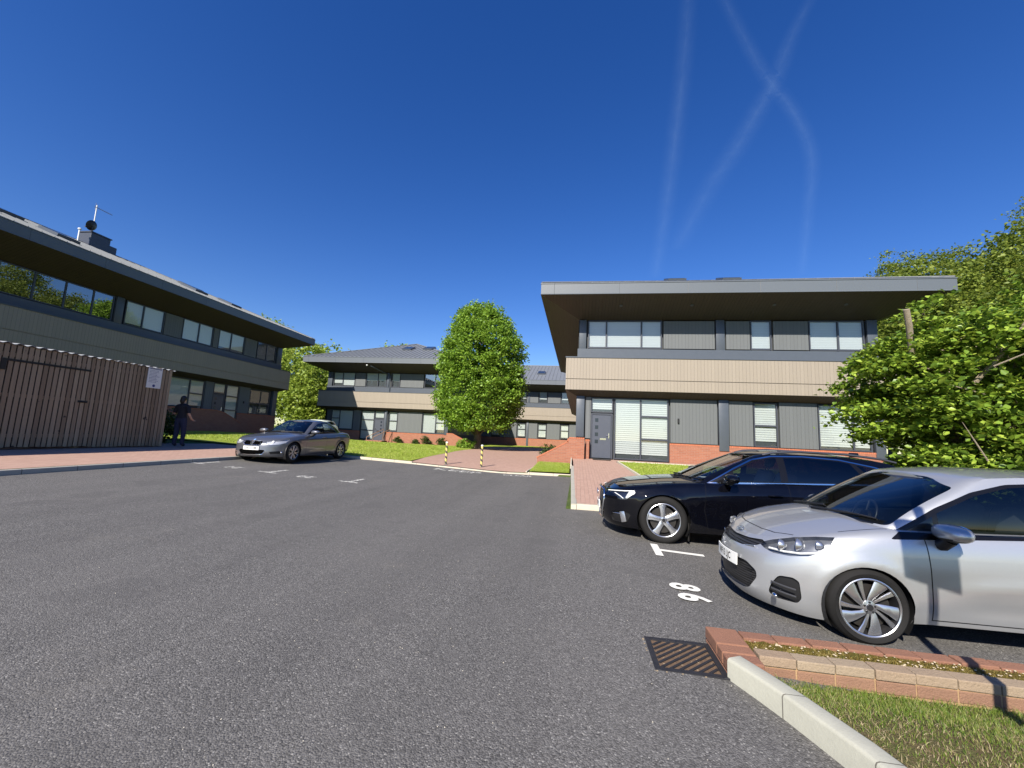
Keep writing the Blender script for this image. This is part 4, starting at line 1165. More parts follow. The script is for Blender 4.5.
    S.take('body', ['body', 'gap', 'cowl', 'chrome', 'trim'], [paint, P.get('gapmat', blk), blk, MAT['chrome'], P.get('trim', MAT['gloss'])], C)
    for i in range(len(P['doors'])):
        for dside, sg in (('near', -1), ('far', 1)):
            dd = S.take('door', ['door%d' % i], [paint], C, dside)
            if not dd: continue
            hx, hz, hy = P['handles'][i]; b2 = bmesh.new()
            tube(b2, [(hx-.09, sg*(hy-.005), hz), (hx-.07, sg*(hy+.03), hz+.004), (hx+.08, sg*(hy+.03), hz+.006), (hx+.10, sg*(hy-.005), hz+.006)], [.009,.014,.014,.010], 8)
            obj('handle', b2, P.get('handlemat', paint), dd[0], smooth=60)
    GLS = P['glass']
    S.take('windscreen', ['windscreen'], [P['screenglass']], C); S.take('rear_window', ['rear_window'], [GLS], C)
    for i in range(len(P['side_glass'])): S.take('side_window', ['sg%d' % i], [P['side_mat'][i] if 'side_mat' in P else GLS], C, 'each')
    out = {}
    for nm in [r[0] for r in P['regions']]:
        if nm in out: continue
        spec = P['parts'][nm]
        out[nm] = S.take(spec['name'], [nm], [spec['mat']], C, spec.get('mirror', 'both'), spec.get('inset', 0.0))
        if spec.get('back'):
            for o, sd in zip(out[nm], ('near', 'far')):
                S.take('reflector', [nm], [spec['back']], o, sd, inset=spec.get('depth', .045))
    S.bm.free()
    # underside, arches, cabin
    b2 = bmesh.new(); box(b2, .62, L-.3, -W*.72, W*.72, .17, .22); box(b2, .5, L-.5, -W*.60, W*.60, .22, .30); obj('underbody', b2, blk, C)
    for xw in wx:
        for sg in (-1, 1):
            b2 = bmesh.new(); ra = R+P.get('gap', .035)+.001; n = 26; yo, yi = sg*(W-.035), sg*(W-.34)
            A = [(xw + ra*cos(a), R-.01 + ra*sin(a)) for a in [pi*1.18 - pi*1.36*i/n for i in range(n+1)]]
            o_ = [b2.verts.new((x, yo, z)) for x, z in A]; i_ = [b2.verts.new((x, yi, z)) for x, z in A]
            for k in range(n): b2.faces.new((o_[k], o_[k+1], i_[k+1], i_[k]))
            b2.faces.new(i_); obj('wheel_arch', b2, blk, C, smooth=50)
    for xw in wx:
        for sg in (-1, 1): wheel(C, xw, sg*P['wy'], R, P['rr'], .20, P['style'], sg)
    sx = P['seat_x']; SEAT = P['seatmat']
    b2 = bmesh.new(); box(b2, sx-1.0, P['cab_end'], -W*.78, W*.78, .30, .36); box(b2, sx-.95, sx-.55, -W*.78, W*.78, .36, P['dash'], bev=.06)
    obj('dashboard', b2, P.get('dashmat', DASH), C, smooth=50)
    for y in (-.37, .37):
        b2 = bmesh.new(); box(b2, sx-.28, sx+.26, y-.25, y+.25, .42, .58, bev=.05)
        M = Matrix.Translation((sx+.25, y, .55)) @ Matrix.Rotation(.35, 4, 'Y'); box(b2, -.07, .07, -.24, .24, 0, .60, M=M, bev=.055)
        box(b2, -.05, .05, -.12, .12, .66, .84, M=M, bev=.045); tube(b2, [M @ Vector((0,-.06,.55)), M @ Vector((0,-.06,.7))], .008, 5); tube(b2, [M @ Vector((0,.06,.55)), M @ Vector((0,.06,.7))], .008, 5)
        obj('seat', b2, SEAT, C, smooth=45)
    b2 = bmesh.new(); box(b2, sx+.75, sx+1.15, -.62, .62, .42, .58, bev=.05); M = Matrix.Translation((sx+1.15, 0, .55)) @ Matrix.Rotation(.4, 4, 'Y'); box(b2, -.07, .07, -.62, .62, 0, .5, M=M, bev=.05)
    for y in (-.4, .4): box(b2, -.05, .05, y-.12, y+.12, .52, .66, M=M, bev=.04)
    obj('rear_seat', b2, SEAT, C, smooth=45)
    M = Matrix.Translation((sx-.48, .37, P['dash']-.02)) @ Matrix.Rotation(-1.15, 4, 'Y'); b2 = bmesh.new()
    lathe(b2, [(.185+.014*cos(a), .014*sin(a)) for a in [2*pi*i/8 for i in range(8)]], 28, 'z', M, closed=True); lathe(b2, [(0,.0),(.07,.0),(.075,-.03),(.0,-.04)], 16, 'z', M)
    for a in (0, pi, -pi/2): tube(b2, [M @ Vector((.06*cos(a), .06*sin(a), -.01)), M @ Vector((.18*cos(a), .18*sin(a), 0))], .014, 6)
    obj('steering_wheel', b2, blk, C, smooth=60)
    # mirrors
    mx, my, mz = P['mirror']
    for sg in (-1, 1):
        b2 = bmesh.new(); vs = ball(b2, (0,0,0), 1, 20, 14)
        for v in vs:
            c = v.co; sq = lambda a: math.copysign(abs(a)**.75, a)
            c.x, c.y, c.z = .085*sq(c.x)*(1.15 if c.x < 0 else .75), .148*sq(c.y), .068*sq(c.z)*(1 - .25*(c.y*sg > 0)*abs(c.y))
        bmesh.ops.transform(b2, matrix=Matrix.Translation((mx, sg*my, mz)), verts=b2.verts[:])
        for f in b2.faces:
            f.material_index = 1 if f.calc_center_median().z < mz-.038 else 0
        m_ = obj('door_mirror', b2, [P.get('mirmat', paint), blk], C, smooth=60)
        b2 = bmesh.new(); tube(b2, [(mx-.02, sg*(my-.17), mz-P.get('arm', .12)), (mx-.02, sg*(my-.08), mz-P.get('arm', .12)*.9), (mx-.01, sg*(my-.02), mz-.05)], [.055,.045,.05], 10); obj('mirror_arm', b2, blk, m_, smooth=60)
        b2 = bmesh.new(); vs = ball(b2, (mx+.058, sg*my, mz), 1, 16, 8, (.006,.115,.062)); obj('mirror_glass', b2, MAT['chrome'], m_, smooth=60)
    # number plate
    px, pz, tilt, s = P['plate']
    M = Matrix.Translation((px, 0, pz)) @ Matrix.Rotation(tilt, 4, 'Y') @ Matrix.Rotation(-pi/2, 4, 'Z')   # local x -> -y (reading left to right seen from the front)
    b2 = bmesh.new(); box(b2, -.26, .26, -.006, .004, -.056, .056, M=M, bev=.002)
    for k in range(-5, 6): bmesh.ops.bisect_plane(b2, geom=b2.verts[:]+b2.edges[:]+b2.faces[:], plane_co=(0, k*.045, 0), plane_no=(0,1,0))
    for v in b2.verts: v.co.x += P.get('bend', .3)*v.co.y**2
    pl = obj('number_plate', b2, MAT['white'], C)
    pt = text_obj('plate_lettering', s, .092, MAT['void'], M @ Matrix.Translation((0, -.0075, 0)) @ Matrix.Rotation(pi/2, 4, 'X'), pl, xs=.80, bold=.0012)
    for v in pt.data.vertices: v.co.x += P.get('bend', .3)*v.co.y**2
    # wipers
    for yA, yB in P['wipers']:
        b2 = bmesh.new(); pts = []
        for k in range(7):
            t = k/6; y = yA+(yB-yA)*t; xx = g_['base'][0] - .05 + .16*(abs(y)/.7)**2.2 + .10*t
            pts.append((xx, y, H(xx, y, edge_w(xx)) + .022 + .018*t))
        tube(b2, pts, .009, 6); tube(b2, [(p[0]+.015, p[1], p[2]-.012) for p in pts], .007, 5); obj('wiper', b2, blk, C)
    return C

DASH = plain('soft_dark_dash', (.008,.008,.009), .7, spec=.15)
GLS_DARK = glass_mat('car_side_glass', (.36,.40,.42), 1.0, 0, .07); GLS_PRIV = glass_mat('car_privacy_glass', (.05,.055,.06), 1.0, 0, .08)
GLS_TINT = glass_mat('tinted_side_glass', (.20,.23,.25), 1.0, 0, .07)
GLS_SCR = glass_mat('car_windscreen', (.55,.62,.64), 1.0, 0, .09); LENS = glass_mat('headlight_lens', (.92,.93,.95), 1.0, 0, .08)
HL_BACK = plain('headlight_bowl', (.42,.43,.46), .22, .85, var=.3, scale=14)
HL_SEMI = plain('smoked_lamp_reflector', (.15,.155,.165), .3, .3, var=.5, scale=18)
HL_MID = plain('lamp_reflector', (.36,.37,.39), .3, .25, var=.35, scale=18)
HL_LIGHT = plain('pale_headlight_bowl', (.55,.56,.58), .35, .3, var=.2, scale=14)
HL_DARK = plain('dark_headlight_bowl', (.05,.055,.07), .25, .6, var=.3, scale=14)
def paint_mat_car(name, col, metal, rough, flake=0.0):
    t = NT(name); co = t.coord(); f = t.noise(900, 2, .5, co)
    c = t.mix(f, tuple(x*(1-flake) for x in col), tuple(min(1, x*(1+flake)) for x in col))
    d = t.noise(2.2, 6, .7, co); c = t.mix(t.ramp(d, [(.5, (0,0,0)), (.8, (.12 if metal > 0 else .012,)*3)]), c, (.30,.28,.25))
    r = t.math('MULTIPLY_ADD', d, .10, rough)
    t.set(Base_Color=c, Metallic=metal, Roughness=r, Coat_Weight=1.0, Coat_Roughness=.02, Specular_IOR_Level=.5 if metal > 0 else .0); return t.m
SILVER = paint_mat_car('silver_paint', (.485,.495,.505), .62, .30, .12); GREYP2 = None
BLACKP = paint_mat_car('black_paint', (.002,.0022,.004), .0, .5)
GREYP_ = paint_mat_car('grey_paint', (.14,.145,.16), .6, .3, .15); PALEP = paint_mat_car('pale_paint', (.60,.66,.58), .1, .3)
CREAM = plain('grey_seat_cloth', (.44,.43,.42), .85, bump=.002); DARKSEAT = plain('dark_seat_cloth', (.045,.045,.05), .8)
MESH = lines_mat('grille_mesh', (.025,.025,.027), .022, 'z', .35, .4, .1, .2)

hatch = dict(L=4.05, W=.86, gap=.024, R=.304, rr=.228, wheels=(.83, 3.40), wy=.845, style='swirl', paint=SILVER, glass=GLS_TINT, screenglass=GLS_SCR,
    zb=[(0,.15),(.2,.14),(.45,.128),(.8,.16),(1.3,.205),(3.4,.225),(4.05,.30)], zs=[(.0,.685),(.16,.70),(.4,.775),(.75,.865),(1.1,.915),(1.7,.935),(2.5,.975),(3.3,1.02),(4.05,1.0)],
    zc=[(.0,.69),(.16,.705),(.35,.80),(.6,.89),(.9,.965),(1.05,.985),(1.2,.985),(2,.98),(3.6,1.03),(4.05,1.0)],
    wp=[(0,.925),(.1,.955),(.25,.98),(.45,.993),(.6,1.0),(.75,.992),(.88,.972),(.95,.945),(1,.905)], xf=[(0,.07),(.08,.03),(.22,.0),(.45,.005),(.65,.02),(.8,.045),(.9,.085),(1,.16)],
    xr=[(0,.12),(.2,.03),(.5,.0),(.8,.03),(1,.10)], plan=[(0,.975),(.7,.985),(1.3,1.0),(2.8,1.0),(3.6,.975),(4.05,.94)], af=.92, fn=2.35, ar=.6, rn=2.8, deckmax=1.05,
    gh=dict(n=3.4, base=(.90, 3.86, .745, .38, .4), top=(1.68, 3.62, .615, .30, .3), bplan=[(.9,1),(3.0,1),(3.86,.9)], bulge=.03, fbulge=.035, crown=.045),
    roof=[(1.60,1.33),(1.90,1.385),(2.3,1.412),(2.7,1.415),(3.2,1.385),(3.65,1.32)],
    screen=rounded([(.05,.985),(-.70,.945),(-.618,1.295),(-.3,1.365),(.05,1.375)], .03),
    rear_screen=[(.05,1.08),(-.5,1.08),(-.45,1.30),(.05,1.32)],
    dlo=rounded([(1.02,.855),(1.16,.945),(1.44,1.12),(1.74,1.265),(2.02,1.345),(2.35,1.375),(2.8,1.36),(3.2,1.28),(3.44,1.16),(3.42,1.03),(2.6,.955),(1.7,.90)], .03, 2),
    side_glass=[[(1.20,.925),(1.36,1.025),(1.40,1.05),(1.40,.915)], [(1.44,.918),(1.44,1.08),(1.76,1.238),(2.03,1.318),(2.27,1.345),(2.27,.948)], [(2.36,.96),(2.36,1.348),(2.8,1.332),(3.18,1.255),(3.34,1.14),(3.32,1.06)]],
    regions=[('hl', [(.405,.662),(.52,.712),(.70,.772),(.86,.808),(.985,.825),(.975,.765),(.91,.69),(.83,.645),(.70,.618),(.56,.612),(.47,.632)], 'q', 'c'),
             ('grille', [(.02,.592),(-.25,.600),(-.40,.632),(-.455,.675),(-.40,.690),(-.25,.672),(.02,.662)], 'y', 'f'),
             ('intake', rounded([(.02,.215),(-.33,.22),(-.40,.245),(-.475,.36),(-.465,.42),(-.36,.475),(.02,.478)], .03, 3), 'y', 'f'),
             ('fog', rounded([(.56,.235),(.52,.27),(.545,.345),(.61,.435),(.72,.445),(.765,.42),(.775,.28),(.74,.232)], .03, 3), 'q', 'c')],
    parts=dict(hl=dict(name='headlight', mat=LENS, mirror='each', back=HL_SEMI, depth=.05), grille=dict(name='grille', mat=MESH, inset=.02), intake=dict(name='lower_intake', mat=MESH, inset=.03), fog=dict(name='fog_lamp_surround', mat=MAT['black'], mirror='each', inset=.025)),
    doors=[[(1.285,.245),(1.272,.60),(1.265,.99),(2.30,.99),(2.31,.25)], [(2.325,.25),(2.315,1.03),(3.12,1.05),(3.08,.62),(2.92,.40),(2.86,.255)]],
    handles=[(2.12,.80,.855), (2.98,.83,.85)],
    gaps=[([(1.29,.245),(1.277,.60),(1.27,.875)], 'x', 's', False), ([(2.318,.25),(2.308,.98)], 'x', 's', False), ([(1.29,.245),(2.86,.258)], 'x', 's', False), ([(3.12,1.02),(3.08,.62),(2.92,.40),(2.86,.255)], 'x', 's', False),
          ([(.275,.02),(.28,-.2),(.315,-.40),(.40,-.56)], 'x', 'top', False), ([(.70,-.70),(.85,-.715),(1.06,-.725)], 'x', 'top', False)],
    cowl=[(.93,.02),(.935,-.3),(.965,-.55),(1.05,-.69),(1.25,-.69),(1.2,.02)],
    crease=[(1.3,.50,3.1,.66,.012,.05), (1.35,.34,3.0,.40,-.016,.07)],
    seatmat=CREAM, seat_x=2.02, cab_end=3.6, dash=.90, mirror=(1.40,.93,.955), bend=.42, plate=(-.007,.455,0.03,'WF15 LJC'), wipers=[(.62,-.02),(.05,-.60)])
CAR1 = make_car(hatch, (1.57, 4.84, lot_z(2.4, 4.0)-.018), 0, 'silver five-door hatchback nearest the viewer with silver and black swirl alloy wheels')
def extras_hatch(C):
    # headlight projectors, fog bars and lamp, badge
    heads = [o for o in C.children if o.name.startswith('headlight')]
    for o, sg in zip(heads, (-1, 1)):
        b2 = bmesh.new()
        for x, y, z, r in ((.30,.58,.690,.052),(.415,.650,.712,.060),(.545,.712,.738,.046)):
            lathe(b2, [(r,-.012),(r*.97,-.02),(r*.7,.01),(r*.35,.028),(.001,.03)], 20, 'x', Matrix.Translation((x, sg*y, z)) @ Matrix.Rotation(sg*.75, 4, 'Z'))
            ball(b2, (x+.012, sg*y, z), r*.45, 12, 8, mi=1)
        obj('lamp_bowl', b2, [MAT['alloy'], MAT['white']], o, smooth=60)
        b2 = bmesh.new(); tube(b2, [(.22,sg*.50,.642),(.30,sg*.60,.640),(.40,sg*.68,.650),(.50,sg*.735,.675),(.58,sg*.765,.72)], .010, 6); obj('light_strip', b2, MAT['white'], o)
    for o, sg in zip([o for o in C.children if o.name.startswith('fog_lamp')], (-1, 1)):
        b2 = bmesh.new()
        for z, h in ((.375,.008),(.318,.008)): tube(b2, [(.185,sg*.605,z),(.21,sg*.64,z-.004),(.26,sg*.70,z-.010),(.32,sg*.75,z-.016)], h, 6)
        obj('bar', b2, plain('satin_grey', (.07,.07,.075), .35, .4), o, smooth=60)
        b2 = bmesh.new(); ball(b2, (.19, sg*.655, .272), .032, 14, 8, (.6,1.1,.7)); obj('fog_lamp', b2, MAT['chrome'], o, smooth=60)
    M = Matrix.Translation((.155, 0, .712)) @ Matrix.Rotation(-.62, 4, 'Y') @ Matrix.Rotation(-pi/2, 4, 'Z')
    b2 = bmesh.new(); n = 36; ro = []; ri = []
    for i in range(n):
        a = 2*pi*i/n; ro.append((.066*cos(a), .034*sin(a))); ri.append((.058*cos(a), .027*sin(a)))
    for i in range(n):
        j = (i+1) % n
        vs = [b2.verts.new(M @ Vector((p[0], p[1], z))) for p, z in ((ro[i],.0),(ro[j],.0),(ro[j],.008),(ro[i],.008),(ri[i],.008),(ri[j],.008))]
        b2.faces.new((vs[0],vs[1],vs[2],vs[3])); b2.faces.new((vs[3],vs[2],vs[5],vs[4]))
    bd = obj('badge', b2, MAT['chrome'], C, smooth=40)
    text_obj('badge_lettering', 'KIA', .042, MAT['chrome'], M @ Matrix.Translation((0,0,.005)), bd, .003, xs=1.15, bold=.001)
    b2 = bmesh.new()                                        # bright lower edge of the upper grille
    tube(b2, [(.13,-.41,.626),(.082,-.25,.592),(.052,0,.584),(.082,.25,.592),(.13,.41,.626)], .006, 6); obj('grille_trim', b2, MAT['chrome'], C, smooth=60)
    b2 = bmesh.new()
    for z in (.25,.285,.32,.355,.39): tube(b2, [(.105,-.40,z),(.062,-.24,z),(.038,0,z),(.062,.24,z),(.105,.40,z)], .006, 5)
    obj('intake_bar', b2, MAT['black'], C)
    b2 = bmesh.new(); tube(b2, [(2.9,0,1.455),(3.05,0,1.50),(3.3,0,1.62)], .006, 6); obj('roof_aerial', b2, MAT['black'], C)
extras_hatch(CAR1)

estate = dict(L=4.94, W=.943, R=.352, rr=.245, wheels=(.92, 3.845), wy=.925, style='five', paint=BLACKP, glass=GLS_DARK, screenglass=GLS_SCR, side_mat=[GLS_DARK, GLS_PRIV, GLS_PRIV],
    zb=[(0,.17),(.5,.18),(.9,.19),(3.8,.20),(4.94,.30)], zs=[(0,.70),(.15,.725),(.4,.79),(.9,.865),(1.4,.915),(2,.945),(3,.975),(4,1.0),(4.94,.99)],
    zc=[(0,.70),(.13,.73),(.3,.82),(.7,.895),(1.1,.945),(1.4,.965),(1.6,.97),(3,.98),(4.94,1.0)],
    wp=[(0,.93),(.1,.955),(.3,.98),(.5,.992),(.68,1.0),(.78,.995),(.84,.975),(.92,.955),(.96,.935),(1,.90)], xf=[(0,.10),(.1,.05),(.3,.01),(.5,.0),(.8,.0),(.9,.03),(1,.10)],
    xr=[(0,.12),(.2,.03),(.5,.0),(.8,.03),(1,.10)], plan=[(0,.97),(.9,.99),(1.5,1.0),(3.6,1.0),(4.4,.975),(4.94,.93)], af=.80, fn=2.6, ar=.6, rn=2.9, deckmax=1.02,
    gh=dict(n=3.4, base=(1.32, 4.80, .80, .42, .4), top=(2.25, 4.42, .60, .32, .3), bplan=[(1.2,1),(3.6,1),(4.8,.88)], bulge=.035, fbulge=.035, crown=.04),
    roof=[(2.2,1.345),(2.5,1.40),(2.9,1.425),(3.4,1.42),(3.9,1.385),(4.45,1.30)],
    screen=rounded([(.05,.975),(-.70,.955),(-.545,1.37),(.05,1.395)], .05), rear_screen=[(.05,1.05),(-.55,1.05),(-.46,1.28),(.05,1.30)],
    dlo_chrome=rounded([(1.56,.925),(1.72,1.02),(1.98,1.175),(2.27,1.325),(2.55,1.388),(3.0,1.405),(3.5,1.382),(3.95,1.30),(4.28,1.19),(4.10,1.09),(3.9,1.035),(2.6,.978)], .02, 2),
    dlo=[(1.61,.948),(1.73,1.010),(1.99,1.162),(2.28,1.310),(2.56,1.372),(3.0,1.389),(3.49,1.367),(3.93,1.286),(4.22,1.185),(4.08,1.108),(3.88,1.052),(2.6,.994)],
    side_glass=[[(1.95,.985),(1.97,1.125),(2.30,1.297),(2.56,1.355),(2.62,1.357),(2.62,1.01)], [(2.72,1.012),(2.72,1.362),(3.0,1.373),(3.48,1.352),(3.62,1.325),(3.78,1.06)], [(3.88,1.075),(3.70,1.31),(3.92,1.268),(4.16,1.178),(4.05,1.12)]],
    regions=[('hl', [(.44,.705),(.55,.728),(.75,.742),(.99,.760),(.93,.675),(.86,.605),(.77,.598),(.70,.640),(.60,.672),(.45,.682)], 'q', 'c'),
             ('grille', rounded([(.02,.235),(-.34,.245),(-.44,.36),(-.50,.56),(-.44,.70),(.02,.715)], .03, 2), 'y', 'f'),
             ('scoop', rounded([(.60,.25),(.57,.33),(.62,.405),(.86,.43),(.93,.40),(.86,.26)], .03, 2), 'q', 'c')],
    parts=dict(hl=dict(name='headlight', mat=LENS, mirror='each', back=HL_DARK, depth=.04), grille=dict(name='grille', mat=MESH, inset=.025), scoop=dict(name='side_intake', mat=MAT['black'], mirror='each', inset=.025)),
    doors=[[(1.56,.22),(1.50,.55),(1.52,.99),(2.67,.99),(2.66,.23)], [(2.68,.23),(2.69,1.0),(3.62,1.02),(3.60,.70),(3.42,.42),(3.32,.235)]],
    handles=[(2.47,.815,.94), (3.42,.835,.94)], handlemat=BLACKP, gapmat=MAT['gloss'],
    gaps=[([(1.56,.22),(1.50,.55),(1.53,.92)], 'x', 's', False), ([(2.675,.23),(2.68,.98)], 'x', 's', False), ([(1.56,.22),(3.32,.235)], 'x', 's', False), ([(3.62,1.0),(3.60,.70),(3.42,.42),(3.32,.235)], 'x', 's', False),
          ([(.20,.02),(.21,-.3),(.27,-.52),(.40,-.70),(.9,-.78),(1.45,-.80)], 'x', 'top', False)],
    cowl=[(1.27,.02),(1.28,-.35),(1.32,-.6),(1.42,-.74),(1.6,-.74),(1.5,.02)],
    crease=[(.9,.80,4.6,.86,.010,.03), (1.5,.30,3.4,.33,.012,.03)],
    seatmat=CREAM, seat_x=2.45, cab_end=4.3, dash=.95, arm=.055, mirror=(1.86,1.03,1.03), mirmat=BLACKP, plate=(-.012,.43,0.0,'KN70 EVP'), wipers=[(.70,-.02),(.05,-.66)])
CAR2 = make_car(estate, (.39, 7.62, -.022), 0, 'glossy black estate car with chrome window surround parked beyond the silver hatchback')
def extras_estate(C):
    for o, sg in zip([o for o in C.children if o.name.startswith('headlight')], (-1, 1)):
        b2 = bmesh.new(); tube(b2, [(.13,sg*.52,.705),(.24,sg*.68,.722),(.36,sg*.79,.735),(.50,sg*.855,.750)], .008, 6)
        tube(b2, [(.495,sg*.86,.742),(.46,sg*.845,.69),(.42,sg*.83,.635)], .030, 6); tube(b2, [(.445,sg*.835,.735),(.41,sg*.82,.68),(.385,sg*.805,.63)], .020, 6); tube(b2, [(.22,sg*.655,.685),(.29,sg*.735,.65),(.34,sg*.785,.615)], .008, 6)
        obj('light_strip', b2, MAT['white'], o, smooth=60)
    for o, sg in zip([o for o in C.children if o.name.startswith('side_intake')], (-1, 1)):
        b2 = bmesh.new(); box(b2, -.012,.012,-.045,.045,-.085,.085, M=Matrix.Translation((.335, sg*.80, .345)) @ Matrix.Rotation(-sg*.9, 4, 'Z') @ Matrix.Rotation(.28*sg, 4, 'X'), bev=.012); obj('blade', b2, MAT['alloy'], o, smooth=40)
        b2 = bmesh.new(); tube(b2, [(.12,sg*.58,.375),(.22,sg*.70,.378),(.31,sg*.775,.38)], .007, 6); obj('trim_strip', b2, MAT['chrome'], o, smooth=60)
    b2 = bmesh.new(); p = [(0,.722),(.43,.706),(.505,.565),(.445,.36),(.345,.24),(0,.228)]; xx = lambda y, z: -.012 + .55*abs(y)**2.6*.8 + (.03 if z < .3 else 0) + (.03 if z > .68 else 0)
    tube(b2, [(xx(y,z), -y, z) for y, z in p] , .012, 6); tube(b2, [(xx(y,z), y, z) for y, z in p], .012, 6); obj('grille_surround', b2, MAT['chrome'], C, smooth=60)
    b2 = bmesh.new()
    for i in range(4): lathe(b2, [(.040+.006*cos(a), .006*sin(a)) for a in [2*pi*k/6 for k in range(6)]], 20, 'x', Matrix.Translation((-.018, -.096+.064*i, .62)), closed=True)
    obj('badge', b2, MAT['chrome'], C, smooth=60)
    for sg in (-1, 1):
        b2 = bmesh.new(); tube(b2, [(2.45,sg*.585,1.395),(2.6,sg*.59,1.437),(3.0,sg*.59,1.468),(3.6,sg*.585,1.462),(4.1,sg*.57,1.415),(4.3,sg*.56,1.372)], .017, 8); obj('roof_rail', b2, plain('dark_satin_rail', (.10,.10,.11), .3, .6) if 'dark_satin_rail' not in bpy.data.materials else bpy.data.materials['dark_satin_rail'], C, smooth=60)
    b2 = bmesh.new(); box(b2, 4.0,4.14,-.02,.02,1.42,1.49, bev=.015); obj('roof_aerial', b2, BLACKP, C, smooth=40)
    b2 = bmesh.new(); box(b2, 1.55,1.73,-.60,-.42,1.0,1.003, M=Matrix.Translation((0,0,0))); obj('paper_permit', b2, MAT['white'], C)
    for sg in (-1, 1):
        b2 = bmesh.new(); box(b2, 1.285,1.30,sg*.79-.06,sg*.79+.06,.06,.32); obj('mud_flap', b2, MAT['rubber'], C)
extras_estate(CAR2)

saloon = dict(L=4.53, W=.908, R=.325, rr=.225, wheels=(.78, 3.54), wy=.89, style='multi', paint=GREYP_, glass=GLS_DARK, screenglass=GLS_SCR,
    zb=[(0,.18),(.5,.19),(.9,.20),(3.6,.21),(4.53,.30)], zs=[(0,.64),(.12,.665),(.35,.735),(.8,.82),(1.3,.875),(2,.905),(3,.94),(3.8,.96),(4.53,.90)],
    zc=[(0,.645),(.1,.675),(.3,.77),(.7,.86),(1.1,.915),(1.4,.945),(1.6,.955),(3,.96),(3.7,1.03),(4.2,1.035),(4.53,.93)],
    wp=[(0,.93),(.1,.955),(.3,.98),(.5,.992),(.68,1.0),(.78,.995),(.86,.975),(.92,.955),(.96,.935),(1,.90)], xf=[(0,.08),(.1,.03),(.3,.0),(.5,.01),(.8,.03),(.9,.06),(1,.12)],
    xr=[(0,.12),(.2,.03),(.5,.0),(.8,.03),(1,.10)], plan=[(0,.97),(.8,.99),(1.5,1.0),(3.4,1.0),(4.1,.975),(4.53,.93)], af=.80, fn=2.5, ar=.55, rn=2.8, deckmax=.99,
    gh=dict(n=3.3, base=(1.38, 3.95, .765, .42, .4), top=(2.12, 3.22, .575, .30, .3), bplan=[(1.2,1),(3.2,1),(3.95,.9)], bulge=.035, fbulge=.03, crown=.04),
    roof=[(2.05,1.31),(2.4,1.36),(2.7,1.378),(3.0,1.36),(3.25,1.31)],
    screen=rounded([(.05,.965),(-.67,.945),(-.515,1.335),(.05,1.355)], .05), rear_screen=[(.05,1.06),(-.55,1.06),(-.48,1.28),(.05,1.30)],
    dlo=rounded([(1.60,.905),(1.80,1.02),(2.05,1.165),(2.3,1.275),(2.6,1.325),(2.95,1.315),(3.25,1.22),(3.50,1.07),(3.46,.985),(2.5,.945)], .02, 2),
    side_glass=[[(1.80,.945),(1.82,1.01),(2.07,1.15),(2.31,1.255),(2.50,1.29),(2.50,.965)], [(2.57,.968),(2.57,1.298),(2.93,1.295),(3.20,1.21),(3.36,1.10),(3.36,1.0)]],
    regions=[('hl', [(.36,.652),(.55,.675),(.75,.70),(1.0,.75),(.99,.70),(.88,.622),(.70,.575),(.50,.562),(.38,.585)], 'q', 'c'),
             ('kidney', rounded([(-.03,.525),(-.23,.53),(-.30,.585),(-.285,.66),(-.10,.667),(-.035,.66)], .02, 3), 'y', 'f'),
             ('intake', rounded([(.02,.25),(-.34,.258),(-.44,.36),(-.40,.40),(.02,.405)], .03, 2), 'y', 'f'),
             ('scoop', rounded([(.50,.27),(.46,.345),(.72,.375),(.82,.35),(.80,.29)], .02, 2), 'q', 'c')],
    parts=dict(hl=dict(name='headlight', mat=LENS, mirror='each', back=HL_LIGHT, depth=.03), kidney=dict(name='grille', mat=MAT['void'], mirror='each', inset=.02), intake=dict(name='lower_intake', mat=MAT['void'], inset=.03), scoop=dict(name='side_intake', mat=MAT['black'], mirror='each', inset=.02)),
    doors=[[(1.42,.24),(1.38,.55),(1.42,.96),(2.53,.97),(2.53,.25)], [(2.545,.25),(2.545,.98),(3.42,1.0),(3.40,.70),(3.22,.42),(3.12,.255)]],
    handles=[(2.36,.80,.905), (3.24,.82,.905)],
    gaps=[([(1.42,.24),(1.38,.55),(1.42,.88)], 'x', 's', False), ([(2.538,.25),(2.538,.95)], 'x', 's', False), ([(1.42,.24),(3.12,.255)], 'x', 's', False), ([(3.42,.97),(3.40,.70),(3.22,.42),(3.12,.255)], 'x', 's', False)],
    cowl=[(1.33,.02),(1.34,-.35),(1.38,-.58),(1.46,-.70),(1.6,-.70),(1.5,.02)], crease=[(.7,.70,4.2,.80,.014,.035), (1.4,.30,3.1,.33,.012,.03)],
    seatmat=DARKSEAT, seat_x=2.3, cab_end=3.6, dash=.90, mirror=(1.70,.98,.98), plate=(-.004,.445,0.0,'DN11 CZM'), wipers=[(.68,-.02),(.05,-.62)])
SZ = lot_z(-9.75)
CAR3 = make_car(saloon, (-9.84, 11.28, SZ+.005), pi/2 + radians(1.2), 'dark grey saloon car with twin kidney grille parked by the left pavement')
